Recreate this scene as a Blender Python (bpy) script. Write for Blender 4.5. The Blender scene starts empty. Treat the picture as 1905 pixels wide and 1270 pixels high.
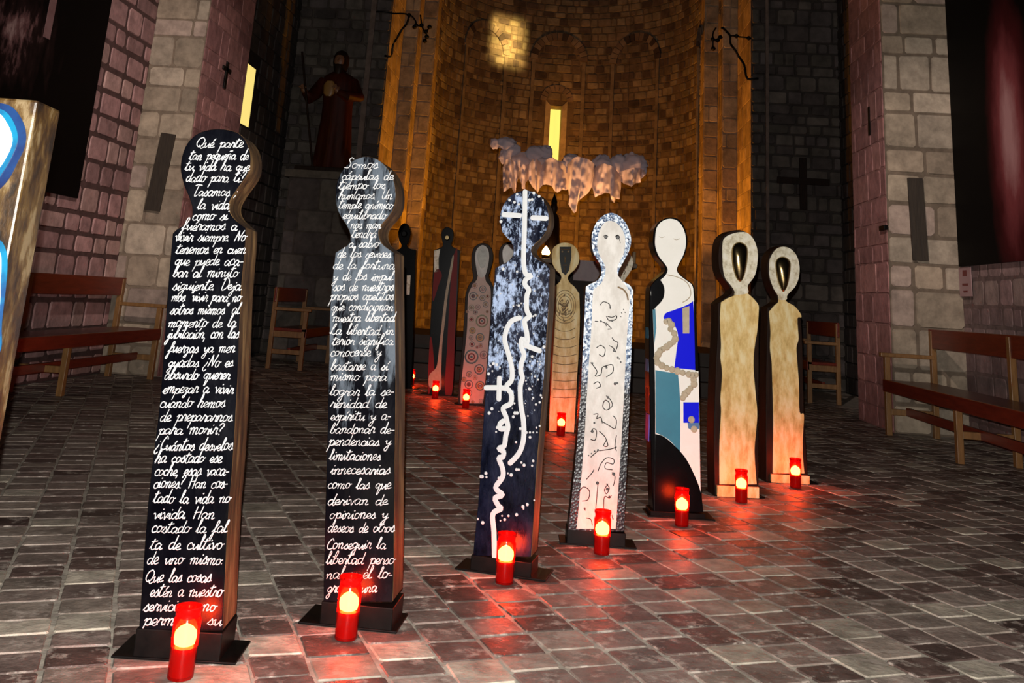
import bpy, bmesh, math, random
from mathutils import Vector, Matrix, noise
sc = bpy.context.scene
C = sc.collection

# ------------------------------------------------------------------ camera
F, PX, PY, CAM_H = 1750.0, 952.5, 122.0, 1.1
def _cd(u, v): return Vector(((u - PX) / F, -(v - PY) / F, -1.0))
_up = _cd(1400, -6900).normalized()
_a = _cd(1040, 0); _b = _cd(1040, 1) - _a
_ya = _cd(1040, -(_a.dot(_up)) / (_b.dot(_up))).normalized()
_xa = _ya.cross(_up)
ROT = Matrix((_xa, _ya, _up))
cam_d = bpy.data.cameras.new('camera'); cam = bpy.data.objects.new('camera', cam_d); C.objects.link(cam)
cam_d.sensor_fit = 'HORIZONTAL'; cam_d.sensor_width = 36.0; cam_d.lens = F / 1905 * 36
cam_d.shift_y = -(635 - PY) / 1905
cam_d.clip_start = 0.05; cam_d.clip_end = 100
CAM = Vector((0, 0, CAM_H))
cam.matrix_world = Matrix.Translation(CAM) @ ROT.to_4x4()
sc.camera = cam

# ------------------------------------------------------------------ world, exposure, large lights
sc.view_settings.view_transform = 'Standard'
try: sc.view_settings.look = 'None'
except Exception: pass
sc.view_settings.gamma = 1.0; sc.view_settings.use_curve_mapping = False
sc.view_settings.exposure = 0.0
w = bpy.data.worlds.new('night'); sc.world = w; w.use_nodes = True
w.node_tree.nodes['Background'].inputs[0].default_value = (0.55, 0.42, 0.45, 1)
w.node_tree.nodes['Background'].inputs[1].default_value = 0.004

def lamp(name, kind, loc, power, color, target=None, **kw):
    d = bpy.data.lights.new(name, kind); d.energy = power; d.color = color
    for k, v in kw.items(): setattr(d, k, v)
    o = bpy.data.objects.new(name, d); C.objects.link(o); o.location = loc
    if target is not None:
        o.rotation_euler = (Vector(target) - Vector(loc)).to_track_quat('-Z', 'Y').to_euler()
    return o
R = math.radians
lamp('phone_flash', 'POINT', (-0.02, 0.0, 1.17), 1150, (1, 0.96, 0.9), shadow_soft_size=0.006)
# unseen spots added high overhead to brighten the two piers and side walls
lamp('pier_fill_left', 'SPOT', (1.2, 1.0, 6.5), 2600, (1, 0.82, 0.74), (-5.0, 10.9, 2.6), spot_size=R(24), spot_blend=0.8, shadow_soft_size=0.15)
lamp('pier_fill_right', 'SPOT', (-1.2, 1.0, 6.5), 2000, (1, 0.82, 0.74), (4.1, 10.6, 2.4), spot_size=R(20), spot_blend=0.8, shadow_soft_size=0.15)
# amber floodlights standing in the apse behind the altar
lamp('apse_flood_left', 'SPOT', (1.9, 17.2, 0.7), 640, (1, 0.36, 0.015), (-2.0, 19.2, 3.2), spot_size=R(88), spot_blend=0.5, shadow_soft_size=0.1)
lamp('apse_flood_right', 'SPOT', (-1.9, 17.2, 0.7), 640, (1, 0.34, 0.015), (2.0, 19.2, 3.2), spot_size=R(88), spot_blend=0.5, shadow_soft_size=0.1)
lamp('jamb_uplight_left', 'SPOT', (-1.3, 16.7, 0.8), 420, (1, 0.40, 0.03), (-3.2, 16.9, 4.0), spot_size=R(64), spot_blend=0.6, shadow_soft_size=0.05)
lamp('jamb_uplight_right', 'SPOT', (1.2, 16.7, 0.8), 420, (1, 0.36, 0.025), (3.1, 16.9, 4.0), spot_size=R(64), spot_blend=0.6, shadow_soft_size=0.05)
for k, x in enumerate((-0.45, 0.0, 0.45)):  # unseen spots floating under the cloud, added to turn its underside amber
    lamp('cloud_fill', 'SPOT', (x, 8.94, 1.62), 95, (1, 0.48, 0.16), (x, 9.0, 2.1), spot_size=R(115), spot_blend=0.6, shadow_soft_size=0.06)

# ------------------------------------------------------------------ pixel helpers (photograph coordinates -> points in the place)
def ray(u, v): return ROT @ _cd(u, v)
def on_floor(u, v, z=0.0):
    r = ray(u, v); return CAM + r * ((z - CAM_H) / r.z)
def at_y(u, v, y):
    r = ray(u, v); return CAM + r * (y / r.y)
def at_x(u, v, x):
    r = ray(u, v); return CAM + r * (x / r.x)

# ------------------------------------------------------------------ material helpers
def mat(name, color=(0.5, 0.5, 0.5), rough=0.6, metal=0.0, emit=None, estr=0.0, spec=0.5, coat=0.0):
    m = bpy.data.materials.new(name); m.use_nodes = True
    b = m.node_tree.nodes['Principled BSDF']
    b.inputs['Base Color'].default_value = (*color, 1); b.inputs['Roughness'].default_value = rough
    b.inputs['Metallic'].default_value = metal; b.inputs['Specular IOR Level'].default_value = spec
    b.inputs['Coat Weight'].default_value = coat
    if emit: b.inputs['Emission Color'].default_value = (*emit, 1); b.inputs['Emission Strength'].default_value = estr
    return m
def nd(m, t, **kw):
    n = m.node_tree.nodes.new(t)
    for k, v in kw.items(): setattr(n, k, v)
    return n
def lk(m, a, b): m.node_tree.links.new(a, b)
def bsdf(m): return m.node_tree.nodes['Principled BSDF']
def noise_node(m, scale, detail=4, rough=0.6, stretch=None):
    tc = nd(m, 'ShaderNodeTexCoord'); n = nd(m, 'ShaderNodeTexNoise')
    n.inputs['Scale'].default_value = scale; n.inputs['Detail'].default_value = detail; n.inputs['Roughness'].default_value = rough
    if stretch:
        mp = nd(m, 'ShaderNodeMapping'); mp.inputs['Scale'].default_value = stretch
        lk(m, tc.outputs['Object'], mp.inputs['Vector']); lk(m, mp.outputs[0], n.inputs['Vector'])
    else: lk(m, tc.outputs['Object'], n.inputs['Vector'])
    return n
def ramp(m, src, stops):
    r = nd(m, 'ShaderNodeValToRGB'); e = r.color_ramp.elements
    while len(e) < len(stops): e.new(0.5)
    for el, (p, c) in zip(e, stops): el.position = p; el.color = (*c, 1)
    lk(m, src, r.inputs[0]); return r
def mixc(m, fac, a, b, mode='MIX'):
    n = nd(m, 'ShaderNodeMix', data_type='RGBA', blend_type=mode)
    for s, v in ((n.inputs[0], fac), (n.inputs[6], a), (n.inputs[7], b)):
        if hasattr(v, 'is_linked'): lk(m, v, s)
        elif isinstance(v, tuple): s.default_value = (*v, 1)
        else: s.default_value = v
    return n.outputs[2]
def bump(m, src, strength, dist=0.01):
    b = nd(m, 'ShaderNodeBump'); b.inputs['Strength'].default_value = strength; b.inputs['Distance'].default_value = dist
    lk(m, src, b.inputs['Height']); lk(m, b.outputs[0], bsdf(m).inputs['Normal'])
def noisy(name, stops, scale, rough=0.6, detail=4, stretch=None, bmp=0.0, dist=0.01, metal=0.0, spec=0.5, coat=0.0):
    m = mat(name, rough=rough, metal=metal, spec=spec, coat=coat)
    n = noise_node(m, scale, detail, 0.65, stretch); r = ramp(m, n.outputs['Fac'], stops)
    lk(m, r.outputs[0], bsdf(m).inputs['Base Color'])
    if bmp: bump(m, n.outputs['Fac'], bmp, dist)
    return m
def stone_mat(name, rough, lo, hi, n_scale, bmp, patch=None, spec=0.3):
    m = mat(name, rough=rough, spec=spec)
    at = nd(m, 'ShaderNodeAttribute'); at.attribute_name = 'col'
    n = noise_node(m, n_scale, 6, 0.65)
    r = ramp(m, n.outputs['Fac'], [(0.3, (lo,) * 3), (0.72, (hi,) * 3)])
    col = mixc(m, 1.0, at.outputs['Color'], r.outputs[0], 'MULTIPLY')
    if patch:
        n2 = noise_node(m, patch[0], 5, 0.7)
        r2 = ramp(m, n2.outputs['Fac'], [(patch[1], (0, 0, 0)), (patch[2], (1, 1, 1))])
        col = mixc(m, r2.outputs[0], col, patch[3])
    lk(m, col, bsdf(m).inputs['Base Color'])
    n3 = noise_node(m, n_scale * 2.5, 4, 0.6); bump(m, n3.outputs['Fac'], bmp, 0.01)
    return m

M = {}
M['stone'] = stone_mat('cream_stone', 0.85, 0.55, 1.15, 7, 0.7)
M['apse'] = stone_mat('apse_stone', 0.85, 0.45, 1.2, 4, 0.7)
M['floor'] = stone_mat('clay_tile', 0.5, 0.45, 1.35, 9, 0.5, (12, 0.535, 0.64, (0.38, 0.32, 0.275)), spec=0.5)
M['iron'] = noisy('black_iron', [(0.3, (0.002, 0.002, 0.002)), (0.8, (0.006, 0.0055, 0.005))], 20, 0.4, spec=0.1)
M['black'] = noisy('black_paint', [(0.3, (0.0012, 0.0012, 0.0015)), (0.8, (0.003, 0.003, 0.004))], 14, 0.25, spec=0.1)
M['white'] = noisy('white_paint', [(0.3, (0.78, 0.76, 0.7)), (0.8, (0.85, 0.83, 0.78))], 9, 0.5)
M['chalk'] = mat('white_marker', (0.5, 0.51, 0.52), 0.6, spec=0.2)
M['wood'] = noisy('sleeper_wood', [(0.36, (0.02, 0.008, 0.002)), (0.5, (0.085, 0.042, 0.013)), (0.64, (0.22, 0.13, 0.05))], 6, 0.6, 5, (3, 3, 0.5), 0.4)
M['redwood'] = noisy('red_varnished_wood', [(0.3, (0.10, 0.014, 0.008)), (0.75, (0.2, 0.03, 0.014))], 8, 0.3, 4, (4, 0.5, 4), 0.15)
M['oak'] = noisy('oak_frame', [(0.3, (0.16, 0.075, 0.022)), (0.75, (0.3, 0.15, 0.05))], 9, 0.45, 4, (4, 4, 0.6), 0.15)
M['darkwood'] = noisy('dark_wood', [(0.3, (0.008, 0.0035, 0.002)), (0.8, (0.025, 0.011, 0.006))], 9, 0.5, 4, (4, 4, 0.6), 0.2, spec=0.15)
M['plank'] = noisy('old_plank', [(0.3, (0.02, 0.013, 0.008)), (0.8, (0.045, 0.031, 0.018))], 12, 0.7, 4, (4, 4, 0.4), 0.3)

# ------------------------------------------------------------------ object helpers
def tag(o, label=None, cat=None, group=None, kind=None):
    if label: o['label'] = label
    if cat: o['category'] = cat
    if group: o['group'] = group
    if kind: o['kind'] = kind
    return o
def thing(name, loc, label, cat, group=None):
    o = bpy.data.objects.new(name, None); C.objects.link(o); o.location = loc
    o.empty_display_size = 0.1
    return tag(o, label, cat, group)
class MB:
    """collects world-space verts and faces for ONE mesh object"""
    def __init__(s): s.v = []; s.f = []; s.mi = []; s.cols = None
    def add(s, vs, fs, mi=0):
        k = len(s.v); s.v.extend([Vector(p) for p in vs]); s.f.extend([[i + k for i in f] for f in fs]); s.mi.extend([mi] * len(fs))
    def box(s, lo, hi, mi=0):
        x0, y0, z0 = lo; x1, y1, z1 = hi
        s.add([(x0,y0,z0),(x1,y0,z0),(x1,y1,z0),(x0,y1,z0),(x0,y0,z1),(x1,y0,z1),(x1,y1,z1),(x0,y1,z1)],
              [(0,3,2,1),(4,5,6,7),(0,1,5,4),(1,2,6,5),(2,3,7,6),(3,0,4,7)], mi)
    def obox(s, o, ax, ay, az, mi=0):
        o, ax, ay, az = map(Vector, (o, ax, ay, az))
        s.add([o, o+ax, o+ax+ay, o+ay, o+az, o+ax+az, o+ax+ay+az, o+ay+az],
              [(0,3,2,1),(4,5,6,7),(0,1,5,4),(1,2,6,5),(2,3,7,6),(3,0,4,7)], mi)
    def tube(s, pts, rad, n=8, mi=0):
        pts = [Vector(p) for p in pts]; rads = rad if isinstance(rad, list) else [rad] * len(pts)
        rings = []; up = Vector((0.31, 0.2, 0.93))
        for i, p in enumerate(pts):
            t = (pts[min(i + 1, len(pts) - 1)] - pts[max(i - 1, 0)]).normalized()
            a = t.cross(up)
            if a.length < 1e-3: a = t.cross(Vector((1, 0, 0)))
            a.normalize(); b = t.cross(a)
            rings.append([p + (a * math.cos(k * 2 * math.pi / n) + b * math.sin(k * 2 * math.pi / n)) * rads[i] for k in range(n)])
        s.loft(rings, mi)
    def loft(s, rings, mi=0, caps=True):
        n = len(rings[0]); vs = [p for r in rings for p in r]; fs = []
        for i in range(len(rings) - 1):
            for k in range(n):
                fs.append((i*n+k, i*n+(k+1) % n, (i+1)*n+(k+1) % n, (i+1)*n+k))
        if caps: fs.append(tuple(reversed(range(n)))); fs.append(tuple(range((len(rings)-1)*n, len(rings)*n)))
        s.add(vs, fs, mi)
    def lathe(s, c, prof, n=24, mi=0, caps=True):
        c = Vector(c)
        s.loft([[c + Vector((r * math.cos(k*2*math.pi/n), r * math.sin(k*2*math.pi/n), z)) for k in range(n)] for r, z in prof], mi, caps)
    def build(s, name, mats, parent=None, smooth=None, bevel=0.0):
        me = bpy.data.meshes.new(name)
        off = parent_loc(parent) if parent else Vector((0, 0, 0))
        me.from_pydata([tuple(p - off) for p in s.v], [], s.f)
        if not isinstance(mats, (list, tuple)): mats = [mats]
        for m in mats: me.materials.append(m)
        if len(mats) > 1: me.polygons.foreach_set('material_index', s.mi)
        if s.cols:
            at = me.attributes.new('col', 'FLOAT_COLOR', 'FACE')
            at.data.foreach_set('color', [x for c in s.cols for x in (c[0], c[1], c[2], 1.0)])
        me.update()
        bm = bmesh.new(); bm.from_mesh(me)
        if not s.cols: bmesh.ops.recalc_face_normals(bm, faces=bm.faces)
        bm.to_mesh(me); bm.free()
        if smooth is not None:
            me.polygons.foreach_set('use_smooth', [True] * len(me.polygons)); me.set_sharp_from_angle(angle=R(smooth))
        o = bpy.data.objects.new(name, me); C.objects.link(o)
        if parent: o.parent = parent
        if bevel:
            b = o.modifiers.new('bevel', 'BEVEL'); b.width = bevel; b.segments = 2; b.limit_method = 'ANGLE'; b.angle_limit = R(40)
        return o
def parent_loc(p):
    l = Vector(p.location)
    while p.parent: p = p.parent; l += Vector(p.location)
    return l
def catmull(pts, n=5, closed=False):
    P = [Vector(p) for p in pts]; out = []; L = len(P)
    for i in range(L if closed else L - 1):
        if closed: a, b, c, d = P[(i-1) % L], P[i], P[(i+1) % L], P[(i+2) % L]
        else: a, b, c, d = P[max(i-1, 0)], P[i], P[i+1], P[min(i+2, L-1)]
        if (b - c).length < 1e-9: continue
        for k in range(n):
            t = k / n
            out.append(0.5 * ((2*b) + (c-a)*t + (2*a-5*b+4*c-d)*t*t + (3*b-a-3*c+d)*t**3))
    if not closed: out.append(P[-1])
    return out

# ------------------------------------------------------------------ masonry: every stone a raised, rounded block in ONE wall mesh
def masonry(mb, P, W, H, rows, blocks, pal, mortar, seed, gap=0.012, depth=0.02, jit=0.012, hole=None, keep=None, vertical=False, back=True, nb=24):
    rnd = random.Random(seed)
    if mb.cols is None: mb.cols = []
    if back:
        for i in range(nb):
            a, b = W * i / nb, W * (i + 1) / nb
            mb.add([P(a, 0, 0), P(b, 0, 0), P(b, H, 0), P(a, H, 0)], [(0, 1, 2, 3)]); mb.cols.append(mortar)
    v = 0.0
    while v < H - 0.03:
        h = rnd.uniform(*rows); h = min(h, H - v)
        if H - v - h < rows[0] * 0.6: h = H - v
        u = -rnd.uniform(0, blocks[1])
        while u < W:
            b = rnd.uniform(*blocks)
            if W - u - b < blocks[0] * 0.5: b = W - u
            u0, u1 = max(u, 0), min(u + b, W); u += b
            if u1 - u0 < 0.05: continue
            cu, cv = (u0 + u1) / 2, v + h / 2
            if hole and hole(u0, u1, v, v + h): continue
            if keep and not keep(cu, cv): continue
            g = gap / 2 + rnd.uniform(0, gap * 0.5)
            j = lambda: rnd.uniform(-jit, jit)
            q = [(u0+g+j()*.5, v+g+j()*.5), (u1-g+j()*.5, v+g+j()*.5), (u1-g+j()*.5, v+h-g+j()*.5), (u0+g+j()*.5, v+h-g+j()*.5)]
            ch = min(u1 - u0, h) * rnd.uniform(0.04, 0.14); o = []
            for k in range(4):
                p, pr, nx = q[k], q[k-1], q[(k+1) % 4]
                for t in (pr, nx):
                    dx, dy = t[0]-p[0], t[1]-p[1]; l = math.hypot(dx, dy) + 1e-6
                    o.append((p[0]+dx/l*ch, p[1]+dy/l*ch))
            d = depth * rnd.uniform(0.6, 1.3)
            ins = min(0.014, h * 0.12); vs = [P(x, y, -0.004) for x, y in o]
            for x, y in o:
                dx, dy = cu - x, cv - y; l = math.hypot(dx, dy) + 1e-6
                vs.append(P(x + dx/l*ins, y + dy/l*ins, d))
            fs = [(k, (k+1) % 8, 8+(k+1) % 8, 8+k) for k in range(8)] + [tuple(range(8, 16))]
            mb.add(vs, fs)
            c = rnd.choice(pal); f = rnd.uniform(0.78, 1.2)
            mb.cols.extend([(c[0]*f, c[1]*f, c[2]*f)] * 9)
        v += h
def wall_map(o, ua, na):
    o, ua, na = Vector(o), Vector(ua), Vector(na)
    return lambda u, v, w: o + ua * u + Vector((0, 0, v)) + na * w
PINK = [(0.42, 0.24, 0.23), (0.46, 0.27, 0.255), (0.38, 0.22, 0.21), (0.44, 0.28, 0.25)]
CREAM = [(0.42, 0.34, 0.25), (0.46, 0.38, 0.29), (0.38, 0.3, 0.22), (0.43, 0.33, 0.27)]
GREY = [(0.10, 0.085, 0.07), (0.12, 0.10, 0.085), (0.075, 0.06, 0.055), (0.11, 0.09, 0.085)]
SHADE_GREY = [(c[0]*.5, c[1]*.5, c[2]*.5) for c in GREY]  # darker copy of GREY, putting the transept's shade into its stones
AMB = [(0.21, 0.16, 0.1), (0.18, 0.13, 0.085), (0.15, 0.105, 0.07), (0.225, 0.175, 0.115), (0.09, 0.06, 0.045)]
XL, XR, TOP = -5.22, 4.33, 8.6
def structure(mb, name, m, smooth=None): return tag(mb.build(name, m, smooth=smooth), kind='structure')

b = MB(); masonry(b, wall_map((XL, 6.5, 0), (0, 1, 0), (1, 0, 0)), 4.6, 6.2, (0.2, 0.32), (0.22, 0.5), PINK, (0.10, 0.055, 0.05), 3, gap=0.03, depth=0.012)
b.box((XL-0.3, 6.5, 0), (XL-0.03, 11.1, TOP)); b.cols += [(0.1, 0.06, 0.05)] * 6
structure(b, 'wall_left', M['stone'])
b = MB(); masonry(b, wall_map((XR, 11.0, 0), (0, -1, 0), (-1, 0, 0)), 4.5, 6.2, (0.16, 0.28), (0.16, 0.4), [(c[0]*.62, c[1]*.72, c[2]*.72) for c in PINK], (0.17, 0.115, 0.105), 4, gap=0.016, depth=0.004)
b.box((XR+0.03, 6.5, 0), (XR+0.3, 11.0, TOP)); b.cols += [(0.1, 0.06, 0.05)] * 6
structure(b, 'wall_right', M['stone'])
# the two piers: cream ashlar in front, pinkish ashlar on the face towards the axis
LF, LI, LB = 11.1, -4.55, 12.7
b = MB(); masonry(b, wall_map((XL-0.02, LF, 0), (1, 0, 0), (0, -1, 0)), LI - XL + 0.02, 6.4, (0.2, 0.42), (0.25, 0.55), CREAM, (0.26, 0.2, 0.145), 5, gap=0.012, depth=0.01)
masonry(b, wall_map((LI, LF, 0), (0, 1, 0), (1, 0, 0)), LB - LF, 6.4, (0.17, 0.36), (0.25, 0.6), [(0.40, 0.20, 0.19), (0.43, 0.22, 0.2), (0.36, 0.18, 0.17)], (0.34, 0.18, 0.165), 6, gap=0.008, depth=0.006)
b.box((XL-0.3, LF+0.01, 0), (LI-0.01, LB, TOP)); b.cols += [(0.2, 0.15, 0.12)] * 6
structure(b, 'wall_left_pier', M['stone'])
RF, RI, RB = 10.65, 3.56, 11.85
b = MB(); masonry(b, wall_map((RI, RF, 0), (1, 0, 0), (0, -1, 0)), XR - RI + 0.02, 6.4, (0.22, 0.44), (0.28, 0.6), CREAM, (0.19, 0.145, 0.105), 7, gap=0.018, depth=0.012)
masonry(b, wall_map((RI, RB, 0), (0, -1, 0), (-1, 0, 0)), RB - RF, 6.4, (0.17, 0.36), (0.25, 0.6), [(0.40, 0.20, 0.19), (0.43, 0.22, 0.2), (0.36, 0.18, 0.17)], (0.34, 0.18, 0.165), 8, gap=0.008, depth=0.008)
b.box((RI+0.01, RF+0.01, 0), (XR+0.3, RB, TOP)); b.cols += [(0.2, 0.15, 0.12)] * 6
structure(b, 'wall_right_pier', M['stone'])
# transept: side walls and back wall either side of the apse arch
BY, TL, TR = 16.0, -4.9, 4.62
AL, AR = -3.23, 3.12
wl = [at_x(475, 129, TL), at_x(463, 238, TL)]
wy0, wy1, wz0, wz1 = wl[0].y - 0.42, wl[0].y + 0.02, min(p.z for p in wl), max(p.z for p in wl)
b = MB(); masonry(b, wall_map((TL, LB, 0), (0, 1, 0), (1, 0, 0)), BY - LB + 0.03, 6.6, (0.17, 0.3), (0.2, 0.5), SHADE_GREY, (0.02, 0.016, 0.014), 9,
    hole=lambda a, c, d, e: c + LB > wy0 - .02 and a + LB < wy1 + .02 and e > wz0 - .02 and d < wz1 + .02)
b.box((TL-0.3, LB-0.2, 0), (TL-0.03, BY+0.3, TOP)); b.cols += [(0.1, 0.08, 0.07)] * 6
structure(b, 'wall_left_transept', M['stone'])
b = MB(); masonry(b, wall_map((TR, BY+0.03, 0), (0, -1, 0), (-1, 0, 0)), BY - RB + 0.05, 6.6, (0.17, 0.3), (0.2, 0.5), SHADE_GREY, (0.02, 0.016, 0.014), 10)
b.box((TR+0.03, RB-0.2, 0), (TR+0.3, BY+0.3, TOP)); b.cols += [(0.1, 0.08, 0.07)] * 6
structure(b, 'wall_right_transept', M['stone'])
b = MB()
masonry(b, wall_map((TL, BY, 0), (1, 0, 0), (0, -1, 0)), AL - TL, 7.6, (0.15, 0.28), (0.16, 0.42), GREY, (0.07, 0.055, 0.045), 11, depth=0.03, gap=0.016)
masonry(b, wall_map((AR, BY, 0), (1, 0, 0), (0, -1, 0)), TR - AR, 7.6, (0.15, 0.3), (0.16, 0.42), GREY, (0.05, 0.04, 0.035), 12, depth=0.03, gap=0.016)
b.box((TL-0.3, BY+0.01, 0), (AL-0.01, BY+0.28, TOP)); b.box((AR+0.01, BY+0.01, 0), (TR+0.3, BY+0.28, TOP)); b.cols += [(0.15, 0.11, 0.09)] * 12
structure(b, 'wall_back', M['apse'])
# stepped jambs of the arch
JAMB = [(0.36, 0.26, 0.16), (0.32, 0.23, 0.14), (0.4, 0.29, 0.18), (0.28, 0.19, 0.12)]
b = MB(); AC = -0.05
RAD = 2.62; ACY = BY + 2.2
def jamb(b, x, y0, y1, sx, seed):
    if sx > 0: masonry(b, wall_map((x, y0, 0), (0, 1, 0), (1, 0, 0)), y1 - y0, 8.2, (0.22, 0.42), (0.3, 0.8), JAMB, (0.3, 0.22, 0.15), seed, depth=0.005, gap=0.008, jit=0.004, nb=1)
    else: masonry(b, wall_map((x, y1, 0), (0, -1, 0), (-1, 0, 0)), y1 - y0, 8.2, (0.22, 0.42), (0.3, 0.8), JAMB, (0.3, 0.22, 0.15), seed, depth=0.005, gap=0.008, jit=0.004, nb=1)
def jface(b, x0, x1, y, seed): masonry(b, wall_map((x0, y, 0), (1, 0, 0), (0, -1, 0)), x1 - x0, 8.2, (0.22, 0.42), (0.2, 0.6), JAMB, (0.3, 0.22, 0.15), seed, depth=0.008, gap=0.01, jit=0.006, nb=1)
J1, J2 = BY + 1.25, BY + 1.75
jamb(b, AL, BY, J1, 1, 21); jface(b, AL, AL+0.28, J1, 22); jamb(b, AL+0.28, J1, J2, 1, 23); jface(b, AL+0.28, AC-RAD, J2, 24); jamb(b, AC-RAD, J2, ACY, 1, 25)
jamb(b, AR, BY, J1, -1, 26); jface(b, AR-0.28, AR, J1, 27); jamb(b, AR-0.28, J1, J2, -1, 28); jface(b, AC+RAD, AR-0.28, J2, 29); jamb(b, AC+RAD, J2, ACY, -1, 30)
structure(b, 'trim_1', M['apse'])
for k, (x, w_) in enumerate(((682, .09), (1427, .05))):
    p = at_y(x, 150, BY - .05); t = MB(); t.box((p.x - w_/2, BY - .07, .3), (p.x + w_/2, BY - .032, 7.4))
    structure(t, 'trim_%d' % (9 + k), noisy('buff_strip', [(.38, (.11, .075, .06)), (.62, (.17, .12, .095))], 6, .8))
# apse: half cylinder with a slit window and raised arches on half columns
def apse_map(u, v, w):
    a = math.pi - u / RAD; r = RAD - w
    return Vector((AC + r * math.cos(a), ACY + r * math.sin(a), v))
AW = math.pi * RAD
def to_apse(u_, v_):
    r = ray(u_, v_); a = r.x**2 + r.y**2; dx, dy = -AC, -ACY
    bq = 2 * (r.x * dx + r.y * dy); c = dx*dx + dy*dy - RAD*RAD
    t = (-bq + math.sqrt(max(bq*bq - 4*a*c, 0.0))) / (2*a); p = CAM + r * t
    return (math.pi - math.atan2(p.y - ACY, p.x - AC)) * RAD, p.z
su, sz1 = to_apse(1035, 197); _, sz0 = to_apse(1030, 330)
SW = 0.13
b = MB()
inwin = lambda a, c, d, e: c > su - SW - 0.12 and a < su + SW + 0.12 and e > sz0 - 0.1 and d < sz1 + 0.12
def apse_back(b):
    n = 40; us = [AW * i / n for i in range(n + 1)]
    for i in range(n):
        a, c = us[i], us[i+1]
        for z0, z1 in ((0, sz0), (sz0, sz1), (sz1, 9.0)):
            if z0 == sz0 and c > su - SW and a < su + SW:
                segs = []
                if a < su - SW: segs.append((a, su - SW))
                if c > su + SW: segs.append((su + SW, c))
            else: segs = [(a, c)]
            for s0, s1 in segs:
                b.add([apse_map(s0, z0, 0), apse_map(s1, z0, 0), apse_map(s1, z1, 0), apse_map(s0, z1, 0)], [(0, 1, 2, 3)]); b.cols.append((0.13, 0.09, 0.055))
b.cols = []; apse_back(b)
masonry(b, apse_map, AW, 9.0, (0.11, 0.2), (0.12, 0.34), AMB, (0.13, 0.09, 0.055), 13, gap=0.014, depth=0.014, hole=inwin, back=False)
# smooth plaster surround of the slit, splayed towards the outside
for s in (-1, 1):
    e0, e1 = su + s * SW, su + s * (SW + 0.12)
    b.add([apse_map(e0, sz0, 0.012), apse_map(e1, sz0 - 0.1, 0.02), apse_map(e1, sz1 + 0.12, 0.02), apse_map(e0, sz1, 0.012)], [(0, 1, 2, 3)]); b.cols.append((0.42, 0.33, 0.2))
    b.add([apse_map(e0, sz0, 0.012), apse_map(e0, sz1, 0.012), apse_map(su + s * 0.1, sz1 - .05, -0.6), apse_map(su + s * 0.1, sz0 + .05, -0.6)], [(0, 1, 2, 3)]); b.cols.append((0.4, 0.32, 0.16))
b.add([apse_map(su - SW, sz1, 0.012), apse_map(su + SW, sz1, 0.012), apse_map(su + .1, sz1 - .05, -0.6), apse_map(su - .1, sz1 - .05, -0.6)], [(0, 1, 2, 3)]); b.cols.append((0.3, 0.22, 0.12))
b.add([apse_map(su - SW, sz0, 0.012), apse_map(su + SW, sz0, 0.012), apse_map(su + .1, sz0 + .05, -0.6), apse_map(su - .1, sz0 + .05, -0.6)], [(0, 1, 2, 3)]); b.cols.append((0.4, 0.32, 0.16))
structure(b, 'wall_apse', M['apse'])
# blind arches: voussoir bands standing 4 cm off the wall, each springing from two flat lesenes
def arch(cu_px, top_px, half, name, seed, band=0.17):
    cu, ztop = to_apse(cu_px, top_px); zc = ztop - half - band; rnd = random.Random(seed); b = MB(); b.cols = []
    n = 15
    for k in range(n):
        a0, a1 = math.pi * (k + 0.06) / n, math.pi * (k + 0.94) / n
        q = [(half, a0), (half + band, a0), (half + band, a1), (half, a1)]
        lo = [apse_map(cu - r * math.cos(a), zc + r * math.sin(a), 0) for r, a in q]
        hi = [apse_map(cu - r * math.cos(a), zc + r * math.sin(a), 0.05) for r, a in q]
        b.add(lo + hi, [(4, 5, 6, 7), (0, 1, 5, 4), (1, 2, 6, 5), (2, 3, 7, 6), (3, 0, 4, 7)])
        c = rnd.choice([(0.2, 0.145, 0.1), (0.15, 0.1, 0.07), (0.05, 0.032, 0.024)]); b.cols += [c] * 5
    for s in (-1, 1):
        u0 = cu + s * (half + band / 2) - 0.04
        lo = [apse_map(u0 + x, z, 0) for z in (0.3, zc) for x in (0, 0.08)]; hi = [apse_map(u0 + x, z, 0.035) for z in (0.3, zc) for x in (0, 0.08)]
        b.add(lo + hi, [(4, 5, 7, 6), (0, 4, 6, 2), (1, 3, 7, 5), (2, 6, 7, 3)]); b.cols += [(0.2, 0.15, 0.1)] * 4
    return structure(b, name, M['apse'])
arch(1042, 62, 0.50, 'trim_2', 1); arch(1187, 62, 0.50, 'trim_3', 2); arch(1318, 48, 0.42, 'trim_4', 3); arch(905, 40, 0.5, 'trim_5', 4)
b = MB()
cu = su; 
for k in range(9):
    a0, a1 = math.pi * (k + 0.08) / 9, math.pi * (k + 0.92) / 9
    q = [(0.24, a0), (0.38, a0), (0.38, a1), (0.24, a1)]
    lo = [apse_map(cu - r * math.cos(a), sz1 + 0.1 + r * math.sin(a), 0) for r, a in q]; hi = [apse_map(cu - r * math.cos(a), sz1 + 0.1 + r * math.sin(a), 0.03) for r, a in q]
    b.add(lo + hi, [(4, 5, 6, 7), (0, 1, 5, 4), (1, 2, 6, 5), (2, 3, 7, 6), (3, 0, 4, 7)])
b.cols = [(0.2, 0.14, 0.1)] * len(b.f)
structure(b, 'trim_7', M['apse'])
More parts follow.
